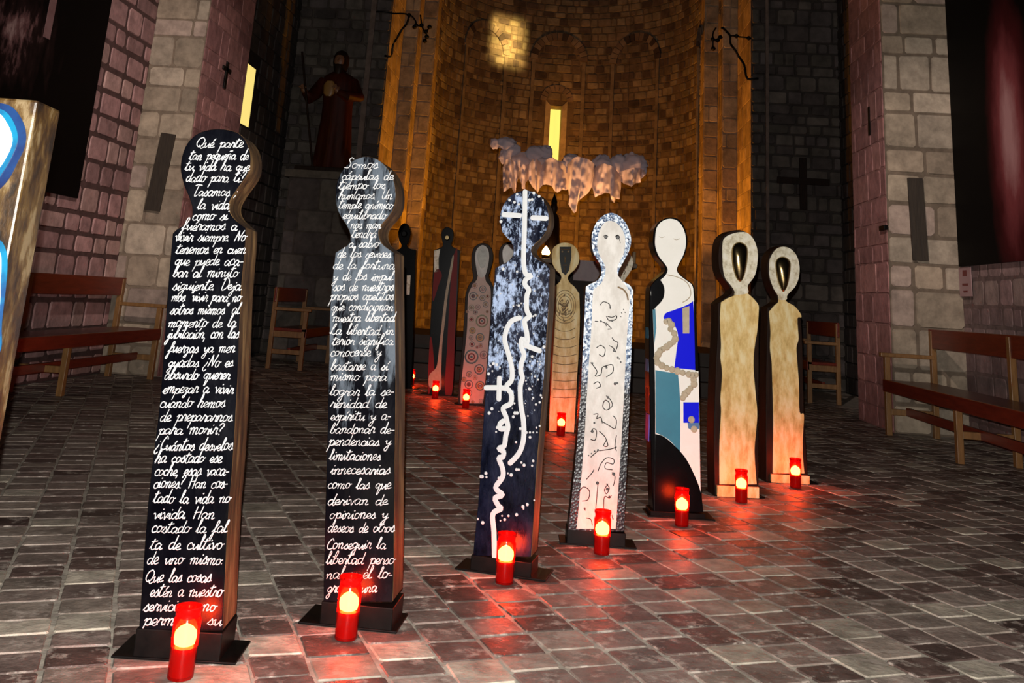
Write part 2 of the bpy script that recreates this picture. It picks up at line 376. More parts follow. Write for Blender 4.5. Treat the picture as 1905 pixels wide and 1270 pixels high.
# lit panes
M['pane'] = mat('lit_pane', (0.4, 0.35, 0.1), 0.4, emit=(1.0, 0.82, 0.16), estr=1.05)
b = MB(); b.add([apse_map(su - SW, sz0, -0.3), apse_map(su + SW, sz0, -0.3), apse_map(su + SW, sz1, -0.3), apse_map(su - SW, sz1, -0.3)], [(0, 1, 2, 3)])
structure(b, 'window_1', M['pane'])
M['pane2'] = mat('lit_pane_left', (0.4, 0.35, 0.1), 0.4, emit=(1.0, 0.78, 0.22), estr=0.95)
b = MB(); b.box((TL - 0.028, wy0, wz0), (TL + 0.004, wy1, wz1)); structure(b, 'window_2', M['pane2'])
b = MB(); b.add([(XL-.3, -1, TOP), (XR+.3, -1, TOP), (XR+.3, 22.0, TOP), (XL-.3, 22.0, TOP)], [(0, 3, 2, 1)]); b.box((XL-.3, -1, TOP), (XR+.3, 22.0, TOP+.1))
structure(b, 'ceiling', M['plank'])

# ------------------------------------------------------------------ floor: clay tiles laid askew to the axis, one mesh
b = MB(); b.cols = []
b.add([(-7, 0.3, -0.006), (6.5, 0.3, -0.006), (6.5, 22, -0.006), (-7, 22, -0.006)], [(0, 1, 2, 3)]); b.cols.append((0.46, 0.41, 0.34))
th = R(23.9); da = Vector((-math.sin(th), math.cos(th), 0)); db = Vector((math.cos(th), math.sin(th), 0))
O = Vector((0, 0, 0)) + da * 0 - db * 8
TILE = [(0.13, 0.1, 0.085), (0.07, 0.045, 0.038), (0.17, 0.13, 0.11), (0.21, 0.17, 0.14), (0.10, 0.068, 0.058), (0.24, 0.195, 0.165), (0.34, 0.3, 0.24), (0.15, 0.11, 0.095)]
rnd = random.Random(44)
def seen(p):
    c = ROT.transposed() @ (p - CAM)
    if c.z > -0.2: return False
    x, y = PX + F * c.x / -c.z, PY - F * c.y / -c.z
    return -650 < x < 2700 and 540 < y < 1650 and XL < p.x < TR and p.y < 16.3
u = 0.0
while u < 17:
    cw = rnd.uniform(0.17, 0.205)
    v = -2.0 + rnd.uniform(0, .2)
    while v < 19:
        l = rnd.uniform(0.13, 0.2)
        ctr = O + db * (u + cw/2) + da * (v + l/2)
        if seen(ctr):
            g = 0.0035 + rnd.uniform(0, 0.0035); j = lambda: rnd.uniform(-0.005, 0.005)
            q = [(u+g+j(), v+g+j()), (u+cw-g+j(), v+g+j()), (u+cw-g+j(), v+l-g+j()), (u+g+j(), v+l-g+j())]
            o = []
            ch = rnd.uniform(0.003, 0.012)
            for k in range(4):
                p, pr, nx = q[k], q[k-1], q[(k+1) % 4]
                for t in (pr, nx):
                    dx, dy = t[0]-p[0], t[1]-p[1]; L = math.hypot(dx, dy); o.append((p[0]+dx/L*ch, p[1]+dy/L*ch))
            tz = rnd.uniform(-0.0015, 0.0); ux, vx = rnd.uniform(-.008, .008), rnd.uniform(-.008, .008)
            vs = [O + db*x + da*y + Vector((0, 0, -0.007)) for x, y in o]
            for x, y in o:
                dx, dy = u+cw/2-x, v+l/2-y; L = math.hypot(dx, dy)
                vs.append(O + db*(x+dx/L*.006) + da*(y+dy/L*.006) + Vector((0, 0, tz - 0.001 + ux*dx + vx*dy)))
            b.add(vs, [(k, (k+1) % 8, 8+(k+1) % 8, 8+k) for k in range(8)] + [tuple(range(8, 16))])
            c = rnd.choice(TILE); f = rnd.uniform(0.9, 1.75); b.cols.extend([(c[0]*f, c[1]*f, c[2]*f)] * 9)
        v += l
    u += cw
structure(b, 'floor', M['floor'])
b = MB()
for k in range(3): b.box((-2.4 + .0*k, 13.4 + .3*k, .18*k + .001), (2.5, 16.6, .18*(k+1)))
structure(b, 'trim_8', noisy('dais_stone', [(0.3, (0.03, 0.02, 0.015)), (0.8, (0.05, 0.04, 0.03))], 5, 0.7))
# ------------------------------------------------------------------ paints
def gloss_black(name, lo, hi, scale, stretch, rlo, rhi, bmp, spec=0.3):
    m = mat(name, rough=0.4, spec=spec)
    n = noise_node(m, scale, 5, 0.7, stretch); r = ramp(m, n.outputs['Fac'], [(0.35, lo), (0.75, hi)])
    lk(m, r.outputs[0], bsdf(m).inputs['Base Color'])
    r2 = ramp(m, n.outputs['Fac'], [(0.3, (rlo,) * 3), (0.75, (rhi,) * 3)]); lk(m, r2.outputs[0], bsdf(m).inputs['Roughness'])
    n2 = noise_node(m, scale * 3, 3, 0.6, stretch); bump(m, n2.outputs['Fac'], bmp, 0.004)
    return m
M['slate'] = gloss_black('slate_paint', (0.001, 0.001, 0.002), (0.003, 0.0035, 0.006), 7, (1, 1, 0.5), 0.06, 0.4, 0.12, 0.14)
def glare_slate():  # flash glare painted into the slate as pale streaks, upper part only
    m = gloss_black('painted_glare_slate', (0.001, 0.001, 0.002), (0.003, 0.0035, 0.006), 7, (1, 1, 0.5), 0.06, 0.4, 0.12, 0.14)
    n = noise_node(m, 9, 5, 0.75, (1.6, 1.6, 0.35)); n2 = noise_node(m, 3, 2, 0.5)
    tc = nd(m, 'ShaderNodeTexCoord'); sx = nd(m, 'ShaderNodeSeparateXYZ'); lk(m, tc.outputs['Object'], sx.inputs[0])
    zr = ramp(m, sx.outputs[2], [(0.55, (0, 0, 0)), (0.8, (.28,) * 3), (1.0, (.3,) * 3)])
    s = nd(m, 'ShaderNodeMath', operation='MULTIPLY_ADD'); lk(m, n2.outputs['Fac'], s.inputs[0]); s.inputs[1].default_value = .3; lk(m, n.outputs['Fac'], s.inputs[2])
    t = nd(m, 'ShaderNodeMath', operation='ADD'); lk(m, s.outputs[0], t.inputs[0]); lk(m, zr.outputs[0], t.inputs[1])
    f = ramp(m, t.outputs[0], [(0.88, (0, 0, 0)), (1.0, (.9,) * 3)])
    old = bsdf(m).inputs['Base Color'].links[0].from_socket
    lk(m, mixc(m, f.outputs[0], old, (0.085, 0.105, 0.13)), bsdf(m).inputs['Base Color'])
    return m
M['slate_glare'] = glare_slate()
def night_paint():  # flash glare painted over the navy as pale speckle, denser higher up
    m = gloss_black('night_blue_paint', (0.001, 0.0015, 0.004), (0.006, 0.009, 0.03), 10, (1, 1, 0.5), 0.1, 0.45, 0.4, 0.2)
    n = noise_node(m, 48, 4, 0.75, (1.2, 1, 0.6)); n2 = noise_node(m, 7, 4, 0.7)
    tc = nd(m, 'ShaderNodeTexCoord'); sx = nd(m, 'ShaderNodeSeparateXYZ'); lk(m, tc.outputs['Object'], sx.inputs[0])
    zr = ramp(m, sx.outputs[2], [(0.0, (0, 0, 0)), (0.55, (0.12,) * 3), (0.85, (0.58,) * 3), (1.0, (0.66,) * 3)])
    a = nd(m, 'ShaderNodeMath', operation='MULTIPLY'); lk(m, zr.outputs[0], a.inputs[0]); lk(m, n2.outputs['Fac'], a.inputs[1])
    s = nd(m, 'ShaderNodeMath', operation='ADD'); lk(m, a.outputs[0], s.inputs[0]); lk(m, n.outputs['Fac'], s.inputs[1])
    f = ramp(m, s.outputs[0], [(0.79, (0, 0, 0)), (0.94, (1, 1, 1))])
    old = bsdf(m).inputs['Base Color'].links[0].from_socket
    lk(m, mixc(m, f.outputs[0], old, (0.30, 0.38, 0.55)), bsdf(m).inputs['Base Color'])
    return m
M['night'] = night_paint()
def mosaic_paint():  # blue mosaic; flash glare painted in as paler tone, fading to black below
    m = mat('blue_mosaic_paint', rough=0.35)
    tc = nd(m, 'ShaderNodeTexCoord'); v = nd(m, 'ShaderNodeTexVoronoi'); v.inputs['Scale'].default_value = 85
    lk(m, tc.outputs['Object'], v.inputs['Vector'])
    n = noise_node(m, 60, 3, 0.6)
    r = ramp(m, v.outputs['Color'], [(0.1, (0.01, 0.02, 0.06)), (0.4, (0.07, 0.13, 0.25)), (0.6, (0.4, 0.5, 0.62)), (0.85, (0.7, 0.75, 0.8))])
    sx = nd(m, 'ShaderNodeSeparateXYZ'); lk(m, tc.outputs['Object'], sx.inputs[0])
    zr = ramp(m, sx.outputs[2], [(0.55, (1, 1, 1)), (0.95, (0, 0, 0))])
    a = nd(m, 'ShaderNodeMath', operation='MULTIPLY_ADD'); lk(m, n.outputs['Fac'], a.inputs[0]); a.inputs[1].default_value = 0.6; lk(m, zr.outputs[0], a.inputs[2])
    f = ramp(m, a.outputs[0], [(0.55, (0, 0, 0)), (0.95, (1, 1, 1))])
    lk(m, mixc(m, f.outputs[0], r.outputs[0], (0.006, 0.006, 0.01)), bsdf(m).inputs['Base Color'])
    bump(m, v.outputs['Distance'], 0.5, 0.004)
    return m
M['mosaic'] = mosaic_paint()
M['cream'] = noisy('cream_plaster_paint', [(0.36, (0.55, 0.34, 0.10)), (0.5, (0.76, 0.55, 0.22)), (0.64, (0.86, 0.72, 0.4))], 11, 0.55, 6, (1.6, 1.6, 0.6), 0.5, 0.006)
M['ivory'] = noisy('ivory_rough_paint', [(0.36, (0.5, 0.42, 0.27)), (0.5, (0.78, 0.72, 0.55)), (0.64, (0.88, 0.83, 0.7))], 24, 0.5, 5, None, 0.6, 0.005)
M['panel'] = noisy('white_canvas_paint', [(0.38, (0.47, 0.44, 0.40)), (0.62, (0.6, 0.575, 0.54))], 18, 0.5, 5, (1, 1, .5), 0.3, 0.003)
M['brass'] = noisy('brassy_metal', [(0.3, (0.28, 0.2, 0.09)), (0.8, (0.5, 0.38, 0.2))], 6, 0.22, 3, None, 0.15, 0.01, metal=1.0)
M['blue'] = mat('cobalt_paint', (0.002, 0.004, 0.72), 0.5, spec=0.1)
M['teal'] = noisy('teal_paint', [(0.3, (0.008, 0.14, 0.22)), (0.8, (0.015, 0.19, 0.28))], 6, 0.45)
M['beige'] = noisy('beige_relief_paint', [(0.3, (0.36, 0.29, 0.19)), (0.8, (0.5, 0.42, 0.3))], 30, 0.6)
M['slateblue'] = mat('slate_blue_paint', (0.06, 0.15, 0.32), 0.45)
M['crimson'] = mat('crimson_paint', (0.16, 0.004, 0.004), 0.4, spec=0.1)
M['violet'] = mat('violet_paint', (0.10, 0.03, 0.3), 0.4)
M['ink'] = mat('black_ink', (0.01, 0.009, 0.01), 0.45)
M['umber'] = noisy('umber_line', [(0.3, (0.14, 0.085, 0.04)), (0.8, (0.24, 0.16, 0.08))], 40, 0.6)
M['gold'] = noisy('gold_leaf_brown', [(0.38, (0.006, 0.0025, 0.0005)), (0.46, (0.025, 0.011, 0.002)), (0.54, (0.06, 0.033, 0.008)), (0.60, (0.12, 0.085, 0.042))], 15, 0.45, 7, (1.2, 1.2, 0.5), 0.5, 0.006)
M['azure'] = noisy('azure_paint', [(0.4, (0.002, 0.03, 0.10)), (0.6, (0.0, 0.10, 0.19))], 9, 0.4)
M['navy'] = noisy('navy_paint', [(0.4, (0.002, 0.006, 0.04)), (0.6, (0.002, 0.02, 0.08))], 9, 0.4)
M['rose'] = noisy('rose_paint', [(0.3, (0.42, 0.26, 0.2)), (0.8, (0.55, 0.38, 0.32))], 9, 0.5)
M['ochre'] = mat('ochre_paint', (0.42, 0.22, 0.05), 0.5)
M['wine'] = mat('wine_paint', (0.13, 0.01, 0.012), 0.45)
M['olive'] = mat('olive_paint', (0.14, 0.13, 0.05), 0.5)

# ------------------------------------------------------------------ flat-board figures
class Board:
    def __init__(s, base, vp):
        s.O = on_floor(*base); s.yaw = -(vp - 1040) / 1750
        s.U = Vector((math.cos(s.yaw), math.sin(s.yaw), 0)); s.N = Vector((math.sin(s.yaw), -math.cos(s.yaw), 0))
    def uv(s, x, y):
        r = ray(x, y); t = (s.O - CAM).dot(s.N) / r.dot(s.N); p = CAM + r * t
        return ((p - s.O).dot(s.U), p.z)
    def P(s, u, v, w=0.0): return s.O + s.U * u + Vector((0, 0, v)) + s.N * w
    def px(s, d):  # pixel length -> metres on the board
        return d * (s.O - CAM).dot(-s.N) / F
    def poly(s, pts, smooth=True, n=5):
        q = [s.uv(*p) for p in pts]
        if smooth: q = [tuple(p)[:2] for p in catmull([(a, c, 0) for a, c in q], n, True)]
        return q
    def slab(s, mb, q, w0, w1, mi_front=0, mi_side=0):
        n = len(q); a = sum(q[i-1][0]*q[i][1] - q[i][0]*q[i-1][1] for i in range(n))
        if a < 0: q = q[::-1]
        mb.add([s.P(u, v, w1) for u, v in q] + [s.P(u, v, w0) for u, v in q], [tuple(range(n))], mi_front)
        k = len(mb.v) - 2 * n
        mb.f.append([k + n + i for i in reversed(range(n))]); mb.mi.append(mi_side)
        for i in range(n):
            mb.f.append([k + i, k + n + i, k + n + (i+1) % n, k + (i+1) % n]); mb.mi.append(mi_side)
    def stroke(s, mb, pts, width, w=0.0006, h=0.0012, n=4, local=False, mi=0):
        q = [(*p, 0) for p in pts] if local else [(*s.uv(*p), 0) for p in pts]
        q = catmull(q, n) if len(q) > 2 else [Vector(p) for p in q]
        if len(q) < 2: return
        d0 = (q[1] - q[0]).normalized() * width * 0.5; d1 = (q[-1] - q[-2]).normalized() * width * 0.5
        q = [q[0] - d0 * 0.9, q[0] - d0 * 0.5] + q + [q[-1] + d1 * 0.5, q[-1] + d1 * 0.9]
        L = len(q); vs = []
        for i, p in enumerate(q):
            t = q[min(i+1, L-1)] - q[max(i-1, 0)]
            if t.length < 1e-9: t = Vector((1, 0, 0))
            t.normalize(); nx, ny = -t.y, t.x
            hw = width * 0.5 * (0.35 if i in (0, L-1) else 0.85 if i in (1, L-2) else 1)
            vs += [s.P(p.x + nx*hw, p.y + ny*hw, w), s.P(p.x, p.y, w + h), s.P(p.x - nx*hw, p.y - ny*hw, w)]
        fs = []
        for i in range(L-1):
            for k in (0, 1): fs.append((3*i+k, 3*i+k+1, 3*i+4+k, 3*i+3+k))
        mb.add(vs, fs, mi)
    def dot(s, mb, x, y, r, w=0.0008, h=0.002, mi=0, n=12, local=False):
        u, v = (x, y) if local else s.uv(x, y)
        if not local: r = s.px(r)
        ring = lambda rr, ww: [s.P(u + rr*math.cos(k*2*math.pi/n), v + rr*math.sin(k*2*math.pi/n), ww) for k in range(n)]
        mb.add(ring(r, w) + ring(r*.7, w+h), [(k, (k+1) % n, n+(k+1) % n, n+k) for k in range(n)] + [tuple(range(n, 2*n))], mi)

def figure(base, vp, outline, thick, label, front, side, block=None, plate=None, smooth=True, block_mat=None, bevel=0.004, name='board', group=None):
    B = Board(base, vp)
    q = B.poly(outline, smooth)
    uc = sum(p[0] for p in q) / len(q)
    root = thing('painted_figure', B.P(uc, 0, -thick/2), label, 'sculpture', group)
    mb = MB(); B.slab(mb, q, -thick, 0, 0, 1)
    B.board = mb.build(name, [front, side], root, smooth=35, bevel=bevel); B.root = root; B.thick = thick
    if block:
        x0, x1, ytop = block; (u0, v1), (u1, _) = B.uv(x0, ytop), B.uv(x1, ytop)
        mb = MB(); mb.obox(B.P(u0, 0.001, -thick-0.008), B.U*(u1-u0), B.N*(thick+0.014), Vector((0, 0, v1)))
        B.block = mb.build('base_block', block_mat or M['iron'], root, bevel=0.003)
    if plate:
        a, c, ext = plate; u0 = B.uv(*a)[0]; u1 = B.uv(*c)[0]
        mb = MB(); mb.obox(B.P(u0, 0.0005, -thick-ext), B.U*(u1-u0), B.N*(thick+ext+0.012), Vector((0, 0, 0.007)))
        mb.build('base_plate', M['iron'], root, bevel=0.002)
    return B
def part(B, name, fn, mats, smooth=None, parent=None):
    mb = MB(); fn(mb); return mb.build(name, mats, parent or B.root, smooth=smooth)

# ------------------------------------------------------------------ handwriting: a single-stroke cursive alphabet (unit: x-height = 10)
GL = {
'a': (11, '8,8 5,10 1,7 1,2 4,0 8,5 9,9 8,3 9,0 12,2'), 'b': (9, '0,2 4,14 5,20 3,21 1,12 1,2 4,0 7,3 7,8 5,9 8,8 10,8'),
'c': (8, '7,8 5,10 1,7 1,2 4,0 9,2'), 'd': (11, '8,8 5,10 1,7 1,2 4,0 8,6 10,21 8,4 9,0 12,2'),
'e': (8, '0,3 4,4 7,7 5,10 2,8 1,3 4,0 9,2'), 'f': (8, '0,2 5,10 8,19 6,22 4,17 2,-8 0,-11 -1,-8 3,1 8,3'),
'g': (10, '8,8 5,10 1,7 1,3 4,1 8,6 8,9 7,-6 4,-11 1,-8 5,-2 11,3'), 'h': (11, '0,2 4,14 5,20 3,21 1,0;1,3 5,10 8,8 7,2 8,0 11,2'),
'i': (6, '0,2 3,9 3,2 4,0 7,2;4,14 4.6,14.6'), 'í': (6, '0,2 3,9 3,2 4,0 7,2;3,13 6,18'), 'j': (6, '0,2 4,9 3,-6 0,-11 -2,-8 1,-3 6,2;5,14 5.6,14.6'),
'l': (6, '0,2 4,14 5,20 3,21 2,12 2,3 3,0 7,2'), 'm': (15, '0,7 2,9 2,0;2,5 5,10 7,8 7,0;7,5 10,10 12,8 11,2 12,0 15,2'),
'n': (11, '0,7 2,9 2,0;2,5 5,10 8,8 7,2 8,0 11,2'), 'ñ': (11, '0,7 2,9 2,0;2,5 5,10 8,8 7,2 8,0 11,2;3,14 5,16 7,14 9,16'),
'o': (10, '6,10 2,9 1,4 3,0 7,2 8,7 6,10 8,8 11,9'), 'ó': (10, '6,10 2,9 1,4 3,0 7,2 8,7 6,10 8,8 11,9;5,13 8,18'),
'p': (10, '0,7 3,10 2,0 0,-11;2,5 6,10 9,7 7,1 3,1;7,1 11,2'), 'q': (10, '8,8 5,10 1,7 1,3 4,1 8,6 8,9 6,-11 9,-6 11,2'),
'r': (8, '0,2 2,8 3,11 4,9 7,9 6,3 7,0 9,2'), 's': (8, '0,2 4,9 5,11 6,8 7,3 5,0 2,1;6,2 9,2'), 't': (8, '0,2 4,14 4,18 2,6 3,1 5,0 9,2;0,13 9,15'),
'u': (11, '0,7 2,9 2,3 4,0 8,6 9,9 9,2 10,0 12,2'), 'v': (9, '0,8 2,9 4,1 5,0 8,8 10,8'), 'y': (10, '0,7 2,9 2,4 4,2 8,6 9,9 6,-8 3,-11 1,-8 5,-2 11,3'),
'z': (9, '1,9 7,9 3,4 6,3 5,-7 1,-7 9,2'), 'é': (8, '0,3 4,4 7,7 5,10 2,8 1,3 4,0 9,2;4,13 7,18'), 'á': (11, '8,8 5,10 1,7 1,2 4,0 8,5 9,9 8,3 9,0 12,2;5,13 8,18'),
'Q': (16, '9,21 3,17 1,7 6,1 12,5 14,15 9,21 6,19;7,4 12,-2 16,1'), 'N': (13, '0,0 2,8 4,19;4,19 8,1;8,1 11,12 14,20'), 'D': (13, '4,19 2,1 8,1 13,9 10,18 4,20 1,17'),
'H': (13, '2,19 1,0;11,20 9,0;0,9 11,11'), 'C': (12, '11,17 8,21 3,14 2,4 6,0 13,3'), 'S': (11, '11,18 7,21 4,16 8,9 6,1 0,1'), 'L': (12, '4,10 8,18 6,21 3,12 2,1 0,3 4,2 8,0 13,3'),
'U': (13, '1,18 3,19 2,5 6,0 10,8 12,20 10,3 13,1'), 'T': (12, '1,18 6,20 13,19;7,19 5,1 8,0 10,2'), '.': (4, '1,0 1.6,0.4'), ',': (4, '2,1 1,-4'), '-': (7, '1,6 6,6.5'),
'"': (6, '1,15 1.5,20;4,15 4.5,20'), '?': (9, '1,16 4,20 8,17 4,9 4,6;3.5,0 4,0.4'), '¿': (9, '7,-3 3,-6 0,-2 4,5 5,8;5.5,13 5.9,13.4'), ';': (4, '2,1 0,-4;2.5,8 2.9,8.3'), ' ': (11, ''),
}
GLP = {k: (a, [[tuple(float(c) for c in p.split(',')) for p in st.split()] for st in s.split(';') if st]) for k, (a, s) in GL.items()}
def write(B, lines, unit, width, seed):
    rnd = random.Random(seed); mb = MB()
    for txt, x0, x1, y in lines:
        W = sum(GLP[c][0] for c in txt)
        (ua, v), (ub, v2) = B.uv(x0, y), B.uv(x1, y)
        sx = (ub - ua) / W; cur = ua
        for c in txt:
            a, sts = GLP[c]; k = rnd.uniform(0.9, 1.12) * unit; dy = rnd.uniform(-0.8, 0.8) * unit
            t = (cur - ua) / (ub - ua); base = v + (v2 - v) * t + dy
            for st in sts:
                pts = [(cur + (x * sx) + yy * k * 0.22 + rnd.uniform(-.25, .25) * sx, base + yy * k) for x, yy in st]
                B.stroke(mb, pts, width * rnd.uniform(0.85, 1.2), n=3, local=True)
            cur += a * sx
    o = mb.build('handwriting', M['chalk'], B.root); o['label'] = 'white cursive Spanish handwriting'
    return o

# figure with the longer text, nearest on the left
B = figure((335, 1229), 905, [(258, 1173), (258, 1173), (276, 924), (297, 745), (312, 540), (321, 434), (321, 434), (331, 425), (349, 414), (357, 401), (357, 385), (352, 368), (343, 346), (337, 324), (336, 305),
    (341, 282), (351, 263), (367, 249), (386, 242), (408, 240), (431, 243), (448, 251), (460, 267), (466, 287), (466, 307), (460, 325), (449, 341), (435, 361), (427, 376), (426, 389), (432, 402), (443, 413), (457, 424), (457, 424),
    (456, 456), (448, 554), (442, 704), (433, 860), (424, 969), (414, 1173), (414, 1173)], 0.165,
    'black wooden figure covered in white handwriting, nearest and leftmost with a round head', M['slate'], M['wood'], (255, 416, 1168), ((207, 1230), (440, 1231), 0.012))
write(B, [('Qué parte', 363, 451, 274), ('tan pequeña de', 351, 461, 297), ('tu vida ha que', 343, 463, 317), ('dado para ti?', 345, 453, 338), ('Tasamos ;', 357, 440, 364), ('la vida', 366, 425, 389), ('como si', 357, 422, 409),
    ('fuéramos a', 337, 440, 428), ('vivir siempre. No', 324, 456, 448), ('tenemos en cuen', 326, 456, 471), ('que puede aca-', 324, 451, 493), ('bar al minuto', 321, 442, 515), ('siguiente. Deja', 320, 447, 539),
    ('mos "vivir para no', 318, 447, 560), ('sotros mismos" al', 316, 444, 584), ('momento de la', 312, 438, 608), ('jubilación, con las', 311, 443, 629), ('fuerzas ya men', 312, 436, 655), ('guadas ¿No es', 312, 432, 682),
    ('absurdo querer', 305, 426, 705), ('empezar a vivir', 302, 433, 731), ('cuando hemos', 297, 417, 757), ('de prepararnos', 297, 431, 783), ('para morir?', 294, 413, 807), ('¿Cuántos desvelos', 288, 431, 837), ('ha costado ese', 288, 411, 860),
    ('coche, esas vaca-', 287, 424, 884), ('ciones? Han cos-', 285, 422, 907), ('tado la vida no', 284, 427, 935), ('vivida. Han', 284, 398, 964), ('costado la fal', 281, 421, 990), ('ta de cultivo', 278, 413, 1021), ('de uno mismo.', 272, 415, 1049),
    ('Que las cosas', 268, 391, 1082), ('estén a nuestro', 278, 412, 1109), ('servicio y no', 266, 400, 1136), ('permitas su', 266, 411, 1162)], B.px(0.98), B.px(1.65), 1)

# second text figure
B = figure((650, 1168), 1120, [(602, 1120), (602, 1120), (602, 1068), (606, 905), (611, 713), (613, 622), (615, 557), (624, 470), (624, 470), (633, 464), (645, 457), (651, 447), (651, 434), (644, 418), (634, 403), (627, 387),
    (624, 365), (626, 340), (635, 320), (649, 304), (667, 294), (685, 291), (703, 297), (718, 310), (729, 327), (735, 347), (736, 369), (732, 388), (723, 402), (711, 416), (705, 428), (705, 440), (710, 452), (720, 461), (735, 471), (735, 471),
    (735, 550), (736, 713), (734, 905), (732, 1068), (730, 1120), (730, 1120)], 0.165,
    'black wooden figure covered in white handwriting, second from left, text starting with Somos', M['slate_glare'], M['wood'], (599, 733, 1118), ((556, 1160), (739, 1174), 0.02))
write(B, [('Somos', 641, 702, 313), ('cápsulas de', 635, 731, 334), ('tiempo los', 629, 716, 351), ('humanos. Un', 629, 729, 370), ('temple anímico', 629, 730, 388), ('equilibrado', 637, 717, 407), ('nos man', 651, 708, 425), ('tendrá', 653, 699, 442), ('a salvo', 648, 704, 460),
    ('de los reveses', 627, 726, 479), ('de la fortuna', 619, 733, 500), ('y de los impul', 619, 730, 521), ('sos de nuestros', 619, 731, 540), ('propios apetitos', 614, 731, 558), ('que condicionan', 616, 731, 577), ('nuestra libertad', 618, 733, 598), ('La libertad in', 613, 732, 622),
    ('terior significa', 617, 731, 641), ('conocerse y', 614, 708, 662), ('bastarse a sí', 615, 721, 688), ('mismo para', 614, 719, 707), ('lograr la se-', 613, 732, 735), ('renidad de', 614, 718, 758), ('espíritu y a-', 614, 726, 781), ('bandonar de-', 614, 733, 805),
    ('pendencias y', 611, 726, 828), ('limitaciones', 612, 707, 855), ('innecesarias', 614, 725, 881), ('como las que', 609, 726, 908), ('derivan de', 609, 720, 938), ('opiniones y', 612, 720, 964), ('deseos de otros', 609, 733, 989), ('Conseguir la', 606, 717, 1020),
    ('libertad perso', 606, 733, 1048), ('nal y el lo-', 606, 729, 1075), ('gro de una', 608, 700, 1101)], B.px(0.88), B.px(1.5), 2)

# night-blue figure with white lines
B = figure((935, 1070), 1360, [(880, 1034), (880, 1034), (882, 1007), (890, 926), (896, 829), (904, 712), (910, 637), (914, 576), (919, 526), (921, 499), (921, 499), (931, 493), (946, 485), (954, 474), (955, 462), (951, 451), (942, 441), (934, 431), (931, 418), (930, 400),
    (936, 382), (947, 366), (962, 357), (977, 354), (993, 357), (1007, 367), (1017, 384), (1021, 402), (1020, 419), (1014, 434), (1005, 445), (994, 455), (988, 465), (993, 476), (1004, 484), (1016, 491), (1023, 499), (1023, 499), (1022, 545), (1018, 606), (1014, 668),
    (1011, 717), (1006, 781), (999, 861), (993, 958), (988, 1036), (988, 1036)], 0.13,
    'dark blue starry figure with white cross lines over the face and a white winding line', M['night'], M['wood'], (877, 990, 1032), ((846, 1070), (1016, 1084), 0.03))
def f3(mb):
    W = B.px(9)
    for pts in ([(977, 356), (976, 422), (974, 477), (976, 502), (980, 511), (988, 513), (978, 520), (977, 530), (984, 539), (980, 551), (980, 576), (985, 588), (976, 597), (980, 619), (981, 637), (971, 630), (970, 645), (975, 660), (970, 675), (969, 690), (972, 703), (968, 719), (969, 752), (974, 784), (974, 816), (966, 842), (949, 861)],
        [(967, 591), (953, 596), (944, 609), (939, 631), (945, 655), (951, 677), (953, 695), (951, 708), (942, 719), (951, 732), (950, 750), (936, 759), (941, 774), (945, 794), (941, 810), (938, 829), (928, 834), (937, 840), (935, 850), (928, 852), (935, 871), (935, 887), (922, 907), (935, 920), (921, 926), (927, 940), (932, 946), (917, 956), (919, 990), (920, 1036)],
        [(904, 721), (925, 721), (943, 722)], [(929, 703), (928, 742)], [(977, 642), (990, 647), (1004, 652)], [(936, 783), (930, 789), (931, 797), (938, 797)]):
        B.stroke(mb, pts, W)
    B.stroke(mb, [(937, 399), (967, 401)], B.px(9.5)); B.stroke(mb, [(991, 405), (1016, 406)], B.px(9.5))
def f3d(mb):
    rr = random.Random(5)
    P3 = [(962, 361), (948, 372), (957, 376), (993, 359), (1003, 365), (985, 372), (1010, 372), (965, 380), (932, 412), (990, 371), (936, 500), (958, 493), (962, 505), (992, 588), (996, 586), (965, 568), (970, 564), (955, 569), (912, 680), (918, 676), (924, 678), (916, 690), (909, 695), (930, 684), (990, 663), (986, 672), (1000, 672), (1012, 645), (995, 700), (1001, 706),
        (895, 886), (904, 880), (905, 887), (897, 886), (928, 889), (968, 797), (957, 750), (962, 768), (955, 775), (958, 768), (985, 723), (992, 740), (997, 752), (1004, 792), (998, 795), (992, 804), (986, 804), (986, 813), (999, 804), (979, 804), (960, 822), (970, 860), (975, 865), (992, 857), (990, 866), (965, 873), (961, 873), (945, 880), (951, 883),
        (994, 930), (981, 938), (973, 942), (974, 946), (961, 957), (946, 959), (939, 966), (931, 968), (934, 959), (889, 965), (898, 972), (923, 803), (925, 795), (915, 760), (910, 768), (1006, 735), (1004, 748)]
    for x, y in P3: B.dot(mb, x, y, rr.uniform(1.6, 3.2))
    for k in range(60):
        B.dot(mb, rr.uniform(925, 1008), rr.uniform(505, 780), rr.uniform(0.8, 1.7))
part(B, 'line_drawing', f3, M['chalk']); part(B, 'star_dots', f3d, M['chalk'])['kind'] = 'stuff'

